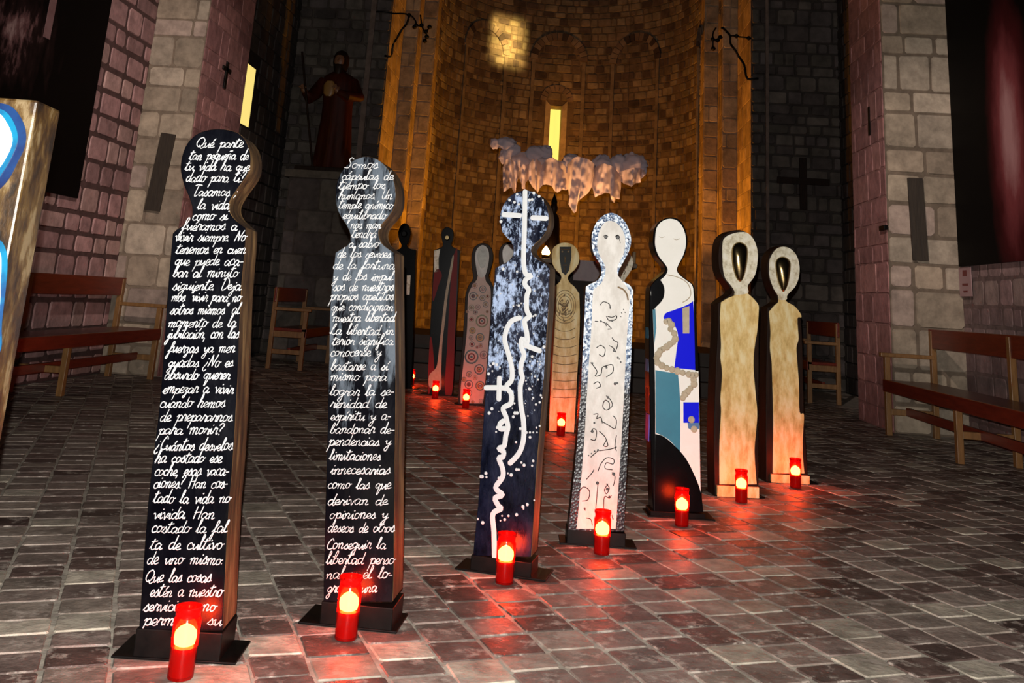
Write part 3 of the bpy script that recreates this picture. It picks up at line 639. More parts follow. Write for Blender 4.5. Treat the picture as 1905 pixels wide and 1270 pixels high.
# white figure with a blue mosaic rim
B = figure((1110, 1016), 960, [(1056, 988), (1056, 988), (1060, 960), (1073, 828), (1082, 697), (1088, 570), (1090, 533), (1090, 533), (1098, 528), (1110, 522), (1117, 514), (1119, 505), (1117, 493), (1110, 481), (1104, 470), (1101, 455), (1101, 438), (1106, 421), (1114, 408), (1126, 399), (1139, 396), (1154, 403), (1165, 416),
    (1172, 434), (1174, 450), (1170, 467), (1163, 481), (1156, 494), (1151, 505), (1151, 515), (1159, 523), (1171, 530), (1178, 540), (1178, 540), (1177, 589), (1173, 697), (1168, 828), (1161, 980), (1161, 988), (1161, 988)], 0.13,
    'white figure with black ink squiggles and blue mosaic rim around its head', M['mosaic'], M['black'], (1055, 1164, 985), ((1041, 1015), (1184, 1024), 0.025))
f4pan = [(1072, 983), (1072, 983), (1075, 960), (1086, 828), (1094, 697), (1100, 610), (1102, 560), (1104, 538), (1104, 538), (1116, 529), (1122, 520), (1126, 507), (1126, 496), (1121, 485), (1114, 472), (1111, 457), (1112, 443), (1115, 430), (1122, 417), (1131, 411), (1144, 413), (1155, 423), (1162, 438), (1163, 455), (1160, 472), (1153, 486),
    (1148, 500), (1149, 511), (1157, 522), (1169, 538), (1172, 552), (1165, 644), (1160, 749), (1152, 881), (1145, 983), (1145, 983)]
def f4s(mb):
    B.slab(mb, B.poly(f4pan), 0.0002, 0.004)
    o = lambda x, y: (1020 + x / 1.8955, 380 + y / 1.8955)
    S = ['183,355 195,343 215,352 218,368', '183,412 200,418 205,428', '210,395 225,398 240,392 238,405 215,410 205,395', '205,418 215,430 222,438 210,440', '225,470 232,480 245,488 240,510', '170,505 185,497 200,510 195,535 180,530', '215,498 228,505 238,520', '150,558 160,570 172,590 165,605 185,600 190,575 205,570', '200,570 225,565 228,590 205,608',
        '160,632 175,625 185,640 170,648', '205,675 220,690 225,710 205,725 192,712 200,690 215,700 214,722', '160,740 175,738 170,755 185,750 190,770', '190,765 215,780 235,790 240,760 228,745', '150,800 160,790 170,800 165,830 150,828', '180,800 200,820 210,850 195,850 205,830', '240,815 235,850 240,868', '180,868 220,862 240,855', '150,890 175,868', '175,940 185,915 205,893 230,898 228,915 205,910 200,930 225,935', '135,968 155,945 160,935', '110,1010 125,995 145,1010 140,1040 120,1045', '175,985 170,1040 167,1070', '205,985 215,1000 205,1020 198,1005 210,985', '225,945 235,960 230,990', '195,1070 198,1030 215,1035 222,1025', '135,1105 150,1110 155,1130', '225,1095 226,1105', '128,1070 130,1078', '265,370 266,372', '258,382 259,384', '270,380 271,382', '255,395 256,396', '165,412 175,413']
    for s in S: B.stroke(mb, [o(*map(float, p.split(','))) for p in s.split()], B.px(1.5), w=0.0042, mi=1)
    for x, y, r in ((218, 363, 2.2), (232, 515, 4), (245, 540, 3), (255, 556, 2.5), (155, 560, 3), (205, 575, 3), (235, 632, 4), (243, 630, 3), (210, 680, 3.5), (155, 800, 4), (162, 770, 3), (142, 885, 2), (152, 878, 2), (163, 870, 2.5), (175, 866, 3), (230, 950, 4.5), (173, 982, 4.5), (208, 1003, 4), (215, 1030, 3), (228, 1108, 2), (128, 1072, 3), (185, 412, 3), (225, 410, 3), (250, 545, 2)):
        p = o(x, y); B.dot(mb, *p, r * 0.62, w=0.0042, mi=1)
part(B, 'white_panel', f4s, [M['panel'], M['ink']])
part(B, 'eye', lambda mb: (B.dot(mb, 1127, 441, 3.2, w=.0042), B.stroke(mb, [(1122, 440), (1127, 437), (1131, 440)], B.px(1), w=.0042)), M['ink'])
part(B, 'eye', lambda mb: (B.dot(mb, 1149, 441.5, 3.8, w=.0042), B.stroke(mb, [(1144, 440), (1149, 437), (1153, 441)], B.px(1), w=.0042), B.stroke(mb, [(1150, 442), (1152, 445), (1154, 452)], B.px(.8), w=.0042)), M['ink'])
part(B, 'shoulder_line', lambda mb: (B.stroke(mb, [(1150, 534), (1160, 539), (1166, 548), (1168, 557)], B.px(3), w=.0042)), M['umber'])

# collage figure with blue and teal shapes
B = figure((1265, 964), 900, [(1215, 953), (1215, 953), (1211, 837), (1208, 700), (1208, 563), (1210, 533), (1210, 533), (1218, 522), (1232, 510), (1238, 501), (1234, 491), (1223, 478), (1216, 460), (1215, 440), (1219, 422), (1230, 410), (1246, 404), (1264, 409), (1276, 428), (1279, 453),
    (1274, 474), (1264, 492), (1261, 503), (1268, 512), (1281, 522), (1291, 532), (1294, 560), (1300, 690), (1302, 791), (1305, 905), (1308, 953), (1308, 953)], 0.15,
    'white-headed collage figure with cobalt blue, teal and black shapes', M['black'], M['black'], (1210, 1312, 950), ((1205, 966), (1330, 969), 0.03))
f5 = [('white_panel', 'white', [(1217, 951), (1217, 951), (1219, 800), (1218, 690), (1214, 576), (1211, 540), (1226, 523), (1238, 512), (1242, 501), (1237, 491), (1226, 477), (1219, 458), (1219, 439), (1222, 423), (1231, 412), (1246, 407), (1262, 412), (1273, 430), (1276, 453), (1271, 474), (1262, 492), (1259, 503), (1266, 513), (1279, 523), (1288, 532), (1291, 560), (1299, 690), (1301, 791), (1303, 905), (1306, 951), (1306, 951)], True, .0002, .003),
  ('black_shape', 'black', [(1211, 536), (1216, 527), (1226, 520), (1233, 528), (1236, 540), (1233, 556), (1222, 569), (1213, 574)], True, .003, .0042),
  ('blue_shape', 'blue', [(1234, 590), (1234, 590), (1239, 582), (1255, 576), (1278, 567), (1289, 560), (1289, 560), (1292, 608), (1294, 688), (1294, 688), (1254, 684), (1254, 684), (1258, 654), (1261, 622), (1251, 600), (1241, 602)], True, .003, .0042),
  ('beige_shape', 'beige', [(1269, 573), (1282, 569), (1282, 620), (1270, 620)], False, .0042, .006),
  ('black_shape', 'black', [(1290, 560), (1293, 560), (1299, 690), (1293, 690), (1292, 640)], False, .0042, .0052),
  ('teal_shape', 'teal', [(1214, 576), (1219, 574), (1221, 610), (1217, 640)], False, .003, .0042),
  ('teal_shape', 'teal', [(1219, 688), (1219, 688), (1261, 695), (1261, 695), (1265, 745), (1265, 840), (1265, 840), (1246, 819), (1230, 809), (1220, 805), (1220, 805)], True, .003, .0042),
  ('blue_shape', 'blue', [(1271, 748), (1300, 748), (1300, 786), (1271, 786)], False, .003, .0042),
  ('grey_blue_shape', 'slateblue', [(1279, 786), (1301, 786), (1300, 797), (1288, 801), (1280, 796)], False, .003, .0045),
  ('black_shape', 'black', [(1219, 807), (1219, 807), (1233, 811), (1251, 825), (1274, 850), (1291, 882), (1303, 914), (1308, 951), (1308, 951), (1217, 951), (1217, 951)], True, .003, .0045)]
for nm, m, pts, sm, w0, w1 in f5:
    part(B, nm, lambda mb: B.slab(mb, B.poly(pts, sm), w0, w1), M[m])
def f5c(mb):
    chain = [(1239, 598), (1244, 597), (1249, 604), (1247, 612), (1254, 620), (1256, 630), (1252, 636), (1246, 640), (1240, 645), (1233, 649), (1228, 652), (1224, 659), (1221, 666), (1223, 674), (1231, 680), (1240, 684), (1250, 687), (1260, 690), (1270, 693), (1281, 696), (1288, 698), (1294, 697), (1290, 706), (1291, 714), (1284, 722), (1279, 728), (1274, 733), (1270, 740)]
    for i, (x, y) in enumerate(chain): B.dot(mb, x, y, 5.4 + (i % 3) * .6, w=.0045, h=.003, n=10)
part(B, 'dotted_band', f5c, M['beige'])
for x_, y_ in ((1286, 780), (1291, 798)): part(B, 'beige_dot', lambda mb: B.dot(mb, x_, y_, 6, w=.0047, h=.002), M['beige'])
for y0_, y1_, mm in ((575, 630, 'teal'), (640, 692, 'slateblue'), (700, 768, 'crimson'), (772, 822, 'violet')):
    (u_, za), (_, zb) = B.uv(1208, y1_), B.uv(1208, y0_)
    part(B, 'side_stripe', lambda mb: mb.obox(B.P(u_ - .0025, za, -.125), B.U * .006, B.N * .1, Vector((0, 0, zb - za))), M[mm])
part(B, 'eye', lambda mb: B.stroke(mb, [(1226, 440), (1231, 442), (1236, 440)], B.px(.8), w=.003), M['beige'])
part(B, 'eye', lambda mb: B.stroke(mb, [(1253, 444), (1258, 446), (1264, 444)], B.px(.9), w=.003), M['beige'])

part(B, 'shoulder_line', lambda mb: B.stroke(mb, [(1242, 511), (1262, 516), (1279, 527), (1285, 545), (1280, 556), (1270, 562)], B.px(1.6), w=.003), M['beige'])

# two cream figures with metal masks
def cream_figure(base, vp, outline, panel, mask, block, plate, label, foot):
    B = figure(base, vp, outline, 0.15, label, M['darkwood'], M['darkwood'], None, plate)
    part(B, 'cream_panel', lambda mb: B.slab(mb, B.poly(panel, True, 4), 0.0002, 0.006), M['cream'])
    hd = [p for p in foot]
    part(B, 'head_ring', lambda mb: B.slab(mb, B.poly(hd, True), 0.006, 0.012), M['ivory'])
    def egg(mb):
        q = B.poly(mask, True); cu = sum(a for a, _ in q) / len(q); cv = sum(c for _, c in q) / len(q)
        rings = [[B.P(cu + (a - cu) * k, cv + (c - cv) * k, w) for a, c in q] for k, w in ((1, .012), (.97, .02), (.85, .03), (.65, .04), (.4, .047), (.15, .05))]
        mb.loft(rings)
    part(B, 'metal_mask', egg, M['brass'], smooth=60)
    x0, x1, yt = block; (u0, v1), (u1, _) = B.uv(x0, yt), B.uv(x1, yt)
    part(B, 'foot_block', lambda mb: mb.obox(B.P(u0, 0.001, 0.0), B.U * (u1 - u0), B.N * 0.02, Vector((0, 0, v1))), M['cream'])
    return B
cream_figure((1371, 924), 760, [(1330, 926), (1330, 926), (1328, 825), (1331, 707), (1336, 600), (1335, 565), (1335, 565), (1345, 556), (1358, 548), (1362, 541), (1355, 530), (1344, 515), (1338, 497), (1337, 470), (1341, 446), (1353, 433), (1368, 428), (1382, 429), (1395, 437), (1405, 453), (1410, 475), (1408, 495), (1402, 517), (1394, 531), (1390, 543), (1401, 554), (1412, 566), (1412, 566), (1412, 680), (1411, 800), (1411, 926), (1411, 926)],
    [(1338, 900), (1338, 900), (1338, 825), (1341, 766), (1340, 740), (1343, 695), (1340, 665), (1341, 640), (1339, 593), (1341, 562), (1341, 562), (1352, 555), (1366, 549), (1366, 543), (1375, 540), (1388, 540), (1390, 545), (1400, 554), (1409, 565), (1411, 576), (1408, 616), (1403, 647), (1401, 680), (1404, 721), (1408, 766), (1406, 802), (1403, 840), (1407, 900), (1407, 900)],
    [(1375, 450), (1386, 455), (1390, 466), (1389, 488), (1384, 512), (1377, 524), (1369, 518), (1363, 502), (1360, 484), (1360, 464), (1365, 454)], (1333, 1410, 902), ((1331, 928), (1422, 930), 0.05),
    'tall cream figure with a brassy oval mask, fourth figure from the right pier', 
    [(1346, 444), (1361, 435), (1385, 432), (1400, 444), (1408, 466), (1408, 486), (1403, 512), (1390, 531), (1390, 545), (1366, 548), (1366, 543), (1359, 531), (1348, 517), (1344, 498), (1343, 475), (1343, 458)])
B7 = cream_figure((1466, 898), 800, [(1425, 902), (1425, 902), (1425, 778), (1426, 672), (1428, 600), (1428, 572), (1428, 572), (1438, 567), (1446, 560), (1445, 550), (1437, 536), (1430, 515), (1428, 493), (1432, 474), (1441, 463), (1453, 457), (1468, 460), (1480, 472), (1487, 493), (1486, 515), (1479, 534), (1467, 548), (1463, 559), (1477, 569), (1489, 582), (1489, 582), (1493, 640), (1496, 771), (1501, 850), (1504, 902), (1504, 902)],
    [(1437, 880), (1437, 880), (1438, 778), (1436, 700), (1435, 672), (1432, 647), (1433, 616), (1430, 580), (1430, 580), (1440, 568), (1447, 562), (1448, 552), (1455, 548), (1462, 550), (1462, 560), (1477, 569), (1488, 582), (1490, 590), (1483, 593), (1485, 630), (1481, 647), (1484, 690), (1486, 719), (1487, 766), (1495, 771), (1493, 811), (1493, 849), (1496, 880), (1496, 880)],
    [(1455, 477), (1465, 481), (1470, 491), (1468, 514), (1463, 534), (1456, 543), (1450, 534), (1444, 516), (1441, 492), (1445, 481)], (1433, 1504, 881), ((1426, 903), (1522, 905), 0.04),
    'shorter cream figure with a brassy oval mask, rightmost of all figures', 
    [(1432, 480), (1441, 465), (1454, 459), (1468, 462), (1480, 474), (1486, 494), (1485, 515), (1478, 533), (1464, 548), (1462, 557), (1448, 557), (1446, 549), (1438, 536), (1431, 515), (1430, 493)])
B = None
for o in bpy.data.objects:
    if o.get('label', '').startswith('tall cream figure'): o['label'] = 'tall cream figure with a brassy oval mask, standing left of the rightmost figure'

# carved cream figure in the middle of the back row
B = figure((1045, 804), 980, [(1021, 808), (1021, 808), (1023, 720), (1024, 640), (1028, 570), (1030, 533), (1030, 533), (1040, 525), (1044, 517), (1042, 510), (1034, 502), (1028, 491), (1026, 476), (1028, 463), (1036, 455), (1048, 451), (1062, 453), (1073, 462), (1078, 478), (1076, 491), (1069, 502), (1060, 510), (1057, 517), (1060, 525), (1069, 533), (1078, 546), (1078, 546), (1079, 607), (1073, 720), (1068, 808), (1068, 808)], 0.15,
    'carved cream wooden figure with a dark rectangular mask, in the middle of the back', M['cream'], M['darkwood'], None, ((1018, 809), (1074, 809), 0.02))
def f8r(mb):
    for k in range(11):
        y = 585 + k * 15.5; w = 16 + min(k, 5) * 1.2
        B.stroke(mb, [(1051 - w, y - 7 + k*.6), (1051 - w*.5, y - 1), (1051, y), (1051 + w*.5, y - 1), (1051 + w, y - 7 + k*.6)], B.px(1.1))
    for r in (13, 17, 21):
        B.stroke(mb, [(1051 + r*.95*math.cos(a), 568 + r*1.35*math.sin(a)) for a in [i*math.pi/8 for i in range(17)]], B.px(.9))
def f8b(mb):
    f8r(mb)
    rr = random.Random(8)
    for k in range(26):
        x, y = 1051 + rr.gauss(0, 4.5), 568 + rr.gauss(0, 11); B.stroke(mb, [(x, y), (x + rr.uniform(-5, 5), y + rr.uniform(-4, 4)), (x + rr.uniform(-6, 6), y + rr.uniform(-6, 6))], B.px(1.4), w=.001)
part(B, 'carved_lines', f8b, M['umber'])
def f8m(mb):
    B.slab(mb, B.poly([(1041, 459), (1063, 459), (1063, 479), (1058, 504), (1052, 512), (1045, 506), (1041, 481)], False), 0.0, 0.02)
    k = dict(w=.0205, h=.005, mi=1)
    B.stroke(mb, [(1051, 478), (1051, 488)], B.px(2), **k); B.stroke(mb, [(1048, 493), (1054, 493)], B.px(1.6), **k); B.stroke(mb, [(1051, 497), (1051, 506)], B.px(1.2), **k)
    B.dot(mb, 1046, 468, 2.0, **k); B.dot(mb, 1057, 468, 2.0, **k); B.stroke(mb, [(1043, 463), (1048, 464), (1056, 464), (1061, 463)], B.px(1.2), **k)
part(B, 'dark_mask', f8m, [M['iron'], M['umber']])

# circles figure
B = figure((885, 754), 990, [(852, 758), (852, 758), (853, 720), (860, 640), (864, 580), (866, 548), (872, 530), (880, 518), (878, 500), (877, 478), (881, 462), (890, 454), (900, 452), (911, 457), (917, 470), (917, 485), (912, 504), (909, 515), (916, 530), (921, 550), (921, 620), (914, 690), (906, 758), (906, 758)], 0.14,
    'rose figure painted with red and black rings, long white head, in the back row', M['darkwood'], M['darkwood'], None, ((845, 760), (920, 761), 0.02))
part(B, 'white_head', lambda mb: B.slab(mb, B.poly([(890, 514), (886, 497), (884, 478), (887, 464), (897, 456), (907, 462), (910, 477), (907, 498), (901, 514)]), .003, .006), M['panel'])
part(B, 'grey_face', lambda mb: (B.slab(mb, B.poly([(892, 494), (888, 478), (891, 465), (898, 460), (905, 466), (907, 478), (902, 495), (897, 499)]), .006, .009)), noisy('grey_face_paint', [(0.3, (.2, .19, .16)), (0.8, (.42, .4, .34))], 30, .4))
def rings(mb):
    B.slab(mb, B.poly([(857, 750), (857, 750), (857, 723), (863, 669), (869, 609), (870, 565), (872, 545), (879, 531), (887, 520), (890, 511), (901, 511), (904, 523), (912, 535), (913, 560), (911, 609), (906, 669), (901, 729), (898, 750), (898, 750)]), .0002, .003)
    o = lambda x, y: (700 + x / 3.341, 400 + y / 3.341); rr = random.Random(3)
    D = [(612,438,18),(662,460,22),(603,503,25),(660,515,18),(692,505,12),(592,575,18),(632,572,16),(680,555,18),(617,603,14),(592,648,16),(657,658,38),(598,717,20),(645,760,26),(590,762,14),(595,802,16),(627,820,10),(650,810,14),(592,880,42),(668,868,24),(640,958,30),(577,988,18),(615,1010,14),(545,1020,14),(575,1052,26),(645,1060,28),(575,1105,20),(650,1155,12),(600,1160,10),(565,600,9),(690,600,9),(628,500,8)]
    pal = [1, 0, 2, 3, 1, 0, 1, 4]
    for i, (x, y, r) in enumerate(D):
        p = o(x, y); r = r / 3.341
        seq = [rr.choice([0, 1, 0, 4]), rr.choice([2, 5, 5]), rr.choice([0, 1, 3]), rr.choice([2, 3, 5]), 0]
        for k, f in enumerate((1, .78, .52, .34, .18)):
            B.dot(mb, *p, r * f, w=.003 + k * .0004, h=.0003, mi=seq[k] + 1, n=14)
part(B, 'ringed_panel', rings, [M['rose'], M['ink'], M['wine'], M['ochre'], M['crimson'], M['olive'], M['rose']])

# red and black figure
B = figure((818, 735), 990, [(795, 735), (795, 735), (799, 639), (804, 530), (807, 465), (807, 465), (818, 461), (824, 456), (821, 440), (823, 428), (832, 422), (842, 428), (844, 441), (840, 456), (846, 461), (856, 466), (856, 466), (851, 560), (846, 650), (842, 735), (842, 735)], 0.14,
    'red and black figure with a beige drip running down it, in the back row', M['black'], M['black'], None, ((782, 739), (850, 739), 0.02))
for pts in ([(808, 508), (815, 500), (822, 512), (816, 530), (806, 560), (805, 540)], [(840, 500), (846, 470), (851, 475), (846, 640), (841, 730), (828, 730), (832, 640)], [(799, 640), (803, 630), (808, 690), (800, 728), (796, 728)]):
    part(B, 'red_paint', lambda mb: B.slab(mb, B.poly(pts), .0002, .002), M['crimson'])
part(B, 'pale_patch', lambda mb: B.slab(mb, B.poly([(808, 466), (819, 463), (816, 480), (816, 505), (808, 506)], False), .0002, .002), M['ivory'])
part(B, 'beige_drip', lambda mb: B.slab(mb, B.poly([(842, 476), (836, 505), (828, 550), (821, 610), (815, 665), (811, 684), (799, 697), (798, 717), (804, 722), (820, 724), (821, 684), (823, 640), (828, 595), (833, 550), (839, 514), (844, 481)]), .002, .005), M['beige'])
part(B, 'face_knob', lambda mb: (B.dot(mb, 832, 442, 5, w=0, h=.03, n=16)), M['brass'])

# small dark figure partly behind the second text figure
B = figure((752, 722), 1000, [(733, 722), (733, 722), (734, 600), (735, 466), (735, 466), (744, 462), (747, 456), (742, 445), (741, 430), (746, 419), (753, 415), (760, 420), (764, 433), (761, 448), (757, 456), (761, 462), (774, 465), (774, 465), (770, 600), (765, 722), (765, 722)], 0.14,
    'small dark figure with a round black head, standing furthest back on the left', M['black'], M['black'], None, ((728, 723), (778, 723), 0.02))
part(B, 'pale_patch', lambda mb: B.slab(mb, B.poly([(757, 512), (764, 512), (762, 548), (756, 548)], False), .0002, .002), M['ivory'])
part(B, 'face_knob', lambda mb: (B.dot(mb, 752, 435, 6, w=0, h=.03, n=16)), M['iron'])

# heads seen behind other figures
B = figure((947, 790), 1000, [(924, 790), (924, 790), (926, 640), (927, 560), (927, 540), (936, 528), (940, 518), (932, 505), (928, 485), (929, 465), (936, 454), (947, 450), (958, 454), (964, 466), (964, 485), (959, 505), (953, 518), (958, 528), (967, 540), (968, 640), (970, 790), (970, 790)], 0.13,
    'dark figure with a white face, mostly hidden behind the starry blue figure', M['darkwood'], M['darkwood'], None, ((920, 791), (976, 791), 0.02))
part(B, 'white_face', lambda mb: B.slab(mb, B.poly([(936, 484), (935, 468), (939, 458), (947, 454), (955, 458), (959, 470), (957, 488), (951, 505), (942, 505)]), .0002, .004), M['panel'])
B = figure((1146, 790), 1000, [(1122, 790), (1122, 790), (1124, 640), (1128, 560), (1130, 545), (1142, 530), (1150, 520), (1147, 505), (1146, 490), (1150, 474), (1160, 466), (1170, 470), (1177, 482), (1176, 498), (1168, 512), (1162, 522), (1166, 534), (1166, 545), (1167, 640), (1168, 790), (1168, 790)], 0.13,
    'cream-headed figure, mostly hidden behind the white squiggle figure', M['ivory'], M['darkwood'], None, ((1118, 791), (1172, 791), 0.02))
part(B, 'face_mark', lambda mb: (B.stroke(mb, [(1161, 500), (1163, 506), (1160, 511)], B.px(1.4)), B.dot(mb, 1167, 493, 1.6)), M['umber'])

# gilded board cut off by the left edge of the frame
FB = Board((0, 1270), 1040); FB.O = Vector((-1.12, 1.95, 0)); yw = 0.10
FB.U = Vector((math.cos(yw), math.sin(yw), 0)); FB.N = Vector((math.sin(yw), -math.cos(yw), 0))
ur, zt = FB.uv(71, 186); _, zt2 = FB.uv(10, 181); FB.thick = 0.12
FB.root = thing('painted_figure', FB.P(ur - 0.17, 0, -0.06), 'gilded rectangular board with a white and blue painted head, cut off at the left edge', 'sculpture')
mb = MB(); FB.slab(mb, [(ur - 0.34, 0.002), (ur, 0.002), (ur, zt), (ur - 0.34, zt)], -0.12, 0); mb.build('board', M['gold'], FB.root, bevel=0.006)
part(FB, 'dark_blue_outline', lambda mb: FB.slab(mb, FB.poly([(-60, 215), (-30, 196), (0, 192), (24, 200), (42, 224), (49, 250), (46, 275), (34, 300), (20, 328), (4, 348), (-16, 362), (-60, 370)]), .0002, .002), M['navy'])
part(FB, 'light_blue_outline', lambda mb: FB.slab(mb, FB.poly([(-60, 220), (-30, 205), (0, 203), (18, 214), (31, 238), (34, 262), (24, 290), (8, 318), (-10, 338), (-60, 345)]), .002, .004), M['azure'])
part(FB, 'white_face', lambda mb: FB.slab(mb, FB.poly([(-60, 235), (-30, 212), (-2, 211), (12, 225), (23, 248), (24, 268), (14, 292), (-2, 316), (-20, 330), (-60, 335)]), .004, .006), M['white'])
part(FB, 'dark_blue_outline', lambda mb: FB.slab(mb, FB.poly([(-60, 430), (-16, 438), (0, 446), (8, 456), (14, 478), (13, 520), (4, 600), (-2, 660), (-60, 700)]), .0002, .002), M['azure'])
part(FB, 'white_body', lambda mb: FB.slab(mb, FB.poly([(-60, 440), (-16, 452), (-4, 462), (3, 478), (2, 520), (-6, 600), (-60, 690)]), .002, .004), M['white'])
mb = MB(); mb.obox(FB.P(ur - 0.40, 0.0005, -0.15), FB.U * 0.46, FB.N * 0.17, Vector((0, 0, 0.007))); mb.build('base_plate', M['iron'], FB.root, bevel=0.002)

# ------------------------------------------------------------------ candles in red plastic cups
def glass_mat():
    m = mat('red_candle_plastic', (0.35, 0.004, 0.003), 0.15)
    t = nd(m, 'ShaderNodeBsdfTransparent'); t.inputs[0].default_value = (0.95, 0.24, 0.12, 1)
    mx = nd(m, 'ShaderNodeMixShader'); mx.inputs[0].default_value = 0.62
    out = m.node_tree.nodes['Material Output']
    lk(m, bsdf(m).outputs[0], mx.inputs[1]); lk(m, t.outputs[0], mx.inputs[2]); lk(m, mx.outputs[0], out.inputs[0])
    return m
M['cup'] = glass_mat()
M['flame'] = mat('candle_flame', (0, 0, 0), 1, emit=(1, 0.72, 0.32), estr=300)
M['wax'] = mat('red_wax', (0.3, 0.01, 0.005), 0.4, emit=(1, 0.05, 0.0), estr=0.25)  # flame light inside the wax imitated by a faint red emission
def candle_mesh():
    H, r = 0.185, 0.039
    cup = MB(); cup.lathe((0, 0, 0), [(r*.9, 0.001), (r*.93, .004), (r*.95, .06), (r, .135), (r, .150), (r*.9, .156), (r*.92, .170), (r*1.0, .175), (r*1.0, H), (r*.94, H), (r*.94, .175), (r*.84, .157), (r*.92, .135), (r*.88, .06), (r*.85, .006)], 24, caps=False)
    cup.v.append(Vector((0, 0, .001))); k = len(cup.v) - 1; cup.f += [[(i+1) % 24, i, k] for i in range(24)]; cup.mi += [0] * 24
    tint_disc = MB(); tint_disc.lathe((0, 0, 0), [(r*.83, .158), (r*.86, .160), (r*.8, .163), (r*.2, .165)], 24)  # disc added inside the rim to tint the escaping flame light red
    wax = MB(); wax.lathe((0, 0, 0), [(r*.82, .008), (r*.84, .06), (r*.84, .080), (r*.6, .083)], 20)
    fl = MB(); fl.lathe((0, 0, 0), [(r*.5, .083), (r*.74, .088), (r*.82, .104), (r*.78, .118), (r*.5, .130), (r*.12, .138)], 12)
    return cup, wax, fl, tint_disc
spots = [((335, 1260), 'red votive candle at the foot of the leftmost handwriting figure', 1), ((643, 1187), 'red votive candle before the Somos handwriting figure', 1), ((938, 1084), 'red votive candle before the starry blue figure', 1),
    ((1119, 1030), 'red votive candle before the white squiggle figure', 1), ((1268, 978), 'red votive candle before the blue and teal collage figure', 1), ((1379, 934), 'red votive candle before the taller cream masked figure', 1),
    ((1480, 907), 'red votive candle before the rightmost cream figure', 1), ((1043, 810), 'red votive candle before the carved cream figure in the middle', 1), ((866, 759), 'red votive candle before the rose figure with painted rings', 1),
    ((809, 741), 'red votive candle before the red and black figure', 1), ((765, 716), 'furthest red votive candle, beside the small dark figure', 1)]
proto = None
for (x, y), lab, s in spots:
    p = on_floor(x, y)
    if proto is None:
        root = thing('votive_candle', (0, 0, 0), lab, 'candle', 'red candles on the floor')
        cup, wax, fl, tint_disc = candle_mesh(); tint_disc.build('tint_disc', M['cup'], root, smooth=50); cup.build('red_cup', M['cup'], root, smooth=50); wax.build('wax', M['wax'], root, smooth=50); fl.build('flame', M['flame'], root, smooth=80)
        root.location = p; proto = root
    else:
        c = proto.copy(); C.objects.link(c); c.location = p; c['label'] = lab
        for ch in proto.children:
            k = ch.copy(); C.objects.link(k); k.parent = c
#@@PART3@@
# ------------------------------------------------------------------ benches
def bench(xf, xb, y0, y1, mids, label, arm0, arm1):
    d = 1 if xb > xf else -1; lo = min(xf, xb)
    root = thing('bench', ((xf + xb) / 2, (y0 + y1) / 2, 0), label, 'bench', None)
    def bx(mb, xa, xb_, ya, yb, za, zb): mb.box((min(xa, xb_), ya, za), (max(xa, xb_), yb, zb))
    mb = MB(); bx(mb, xf - d*.01, xb - d*.05, y0 + .0, y1 - .0, .50, .54); bx(mb, xf - d*.012, xf + d*.022, y0, y1, .425, .545)
    mb.build('seat', M['redwood'], root, bevel=.006)
    mb = MB(); bx(mb, xb - d*.045, xb - d*.015, y0 - .03, y1 + .03, .88, 1.075); mb.build('back_rail', M['redwood'], root, bevel=.006)
    mb = MB(); bx(mb, xf + d*.20, xf + d*.24, y0 + .05, y1 - .05, .20, .28); mb.build('stretcher', M['redwood'], root, bevel=.004)
    ends = [(y0 + .03, arm0), (y1 - .03, arm1)] + [(m, False) for m in mids]
    for y, arm in ends:
        mb = MB(); bx(mb, xf + d*.0, xf + d*.055, y - .03, y + .03, .001, .77 if arm else .425); mb.build('leg', M['oak'], root, bevel=.004)
        mb = MB(); bx(mb, xb - d*.055, xb, y - .03, y + .03, .001, 1.06); mb.build('leg', M['oak'], root, bevel=.004)
        mb = MB(); bx(mb, xf + d*.055, xb - d*.055, y - .02, y + .02, .20, .26); mb.build('side_stretcher', M['oak'], root, bevel=.004)
        mb = MB(); bx(mb, xf + d*.055, xb - d*.055, y - .02, y + .02, .42, .50); mb.build('seat_rail', M['oak'], root, bevel=.004)
        if arm:
            mb = MB(); bx(mb, xf - d*.04, xb - d*.02, y - .035, y + .035, .77, .81); mb.build('armrest', M['oak'], root, bevel=.006)
    return root
bench(-4.46, -5.0, 6.9, 10.80, [8.82], 'long red wooden bench against the left side wall', False, True)
bench(3.40, 3.93, 6.7, 10.45, [8.66], 'long red wooden bench against the right side wall', False, True)
bench(-3.42, -3.92, 13.15, 14.75, [], 'short wooden bench in the dark left transept, end-on beside the Somos figure', True, True)
bench(3.42, 3.86, 13.6, 15.2, [], 'dark wooden bench in the right transept, behind the rightmost cream figure', True, True)

# ------------------------------------------------------------------ planks, crosses, notice on the piers and walls
def px_slab(pts, yplane, t, name, m, label, cat):
    q = [at_y(*p, yplane) for p in pts]; n = len(q); mb = MB()
    mb.add([p + Vector((0, -t, 0)) for p in q] + q, [tuple(range(n)), tuple(reversed(range(n, 2*n)))] + [(i, n+i, n+(i+1) % n, (i+1) % n) for i in range(n)])
    return tag(mb.build(name, m, bevel=.003), label, cat)
px_slab([(302, 247), (328, 251), (298, 394), (270, 390)], LF - .03, .03, 'wooden_plank', M['plank'], 'weathered plank fixed upright to the left stone pier', 'plank')
px_slab([(1687, 331), (1715, 332), (1726, 486), (1697, 484)], RF - .03, .03, 'wooden_plank', M['plank'], 'weathered plank fixed upright to the right stone pier', 'plank')
def pier_cross():
    mb = MB(); c = at_x(421, 140, LI + .02); 
    mb.obox(c + Vector((-.012, -.04, -.18)), (.02, 0, 0), (0, .08, 0), (0, 0, .36)); mb.obox(c + Vector((-.012, -.15, .05)), (.02, 0, 0), (0, .30, 0), (0, 0, .055))
    tag(mb.build('iron_cross', M['iron'], bevel=.004), 'small dark cross on the pinkish face of the left pier', 'cross')
pier_cross()
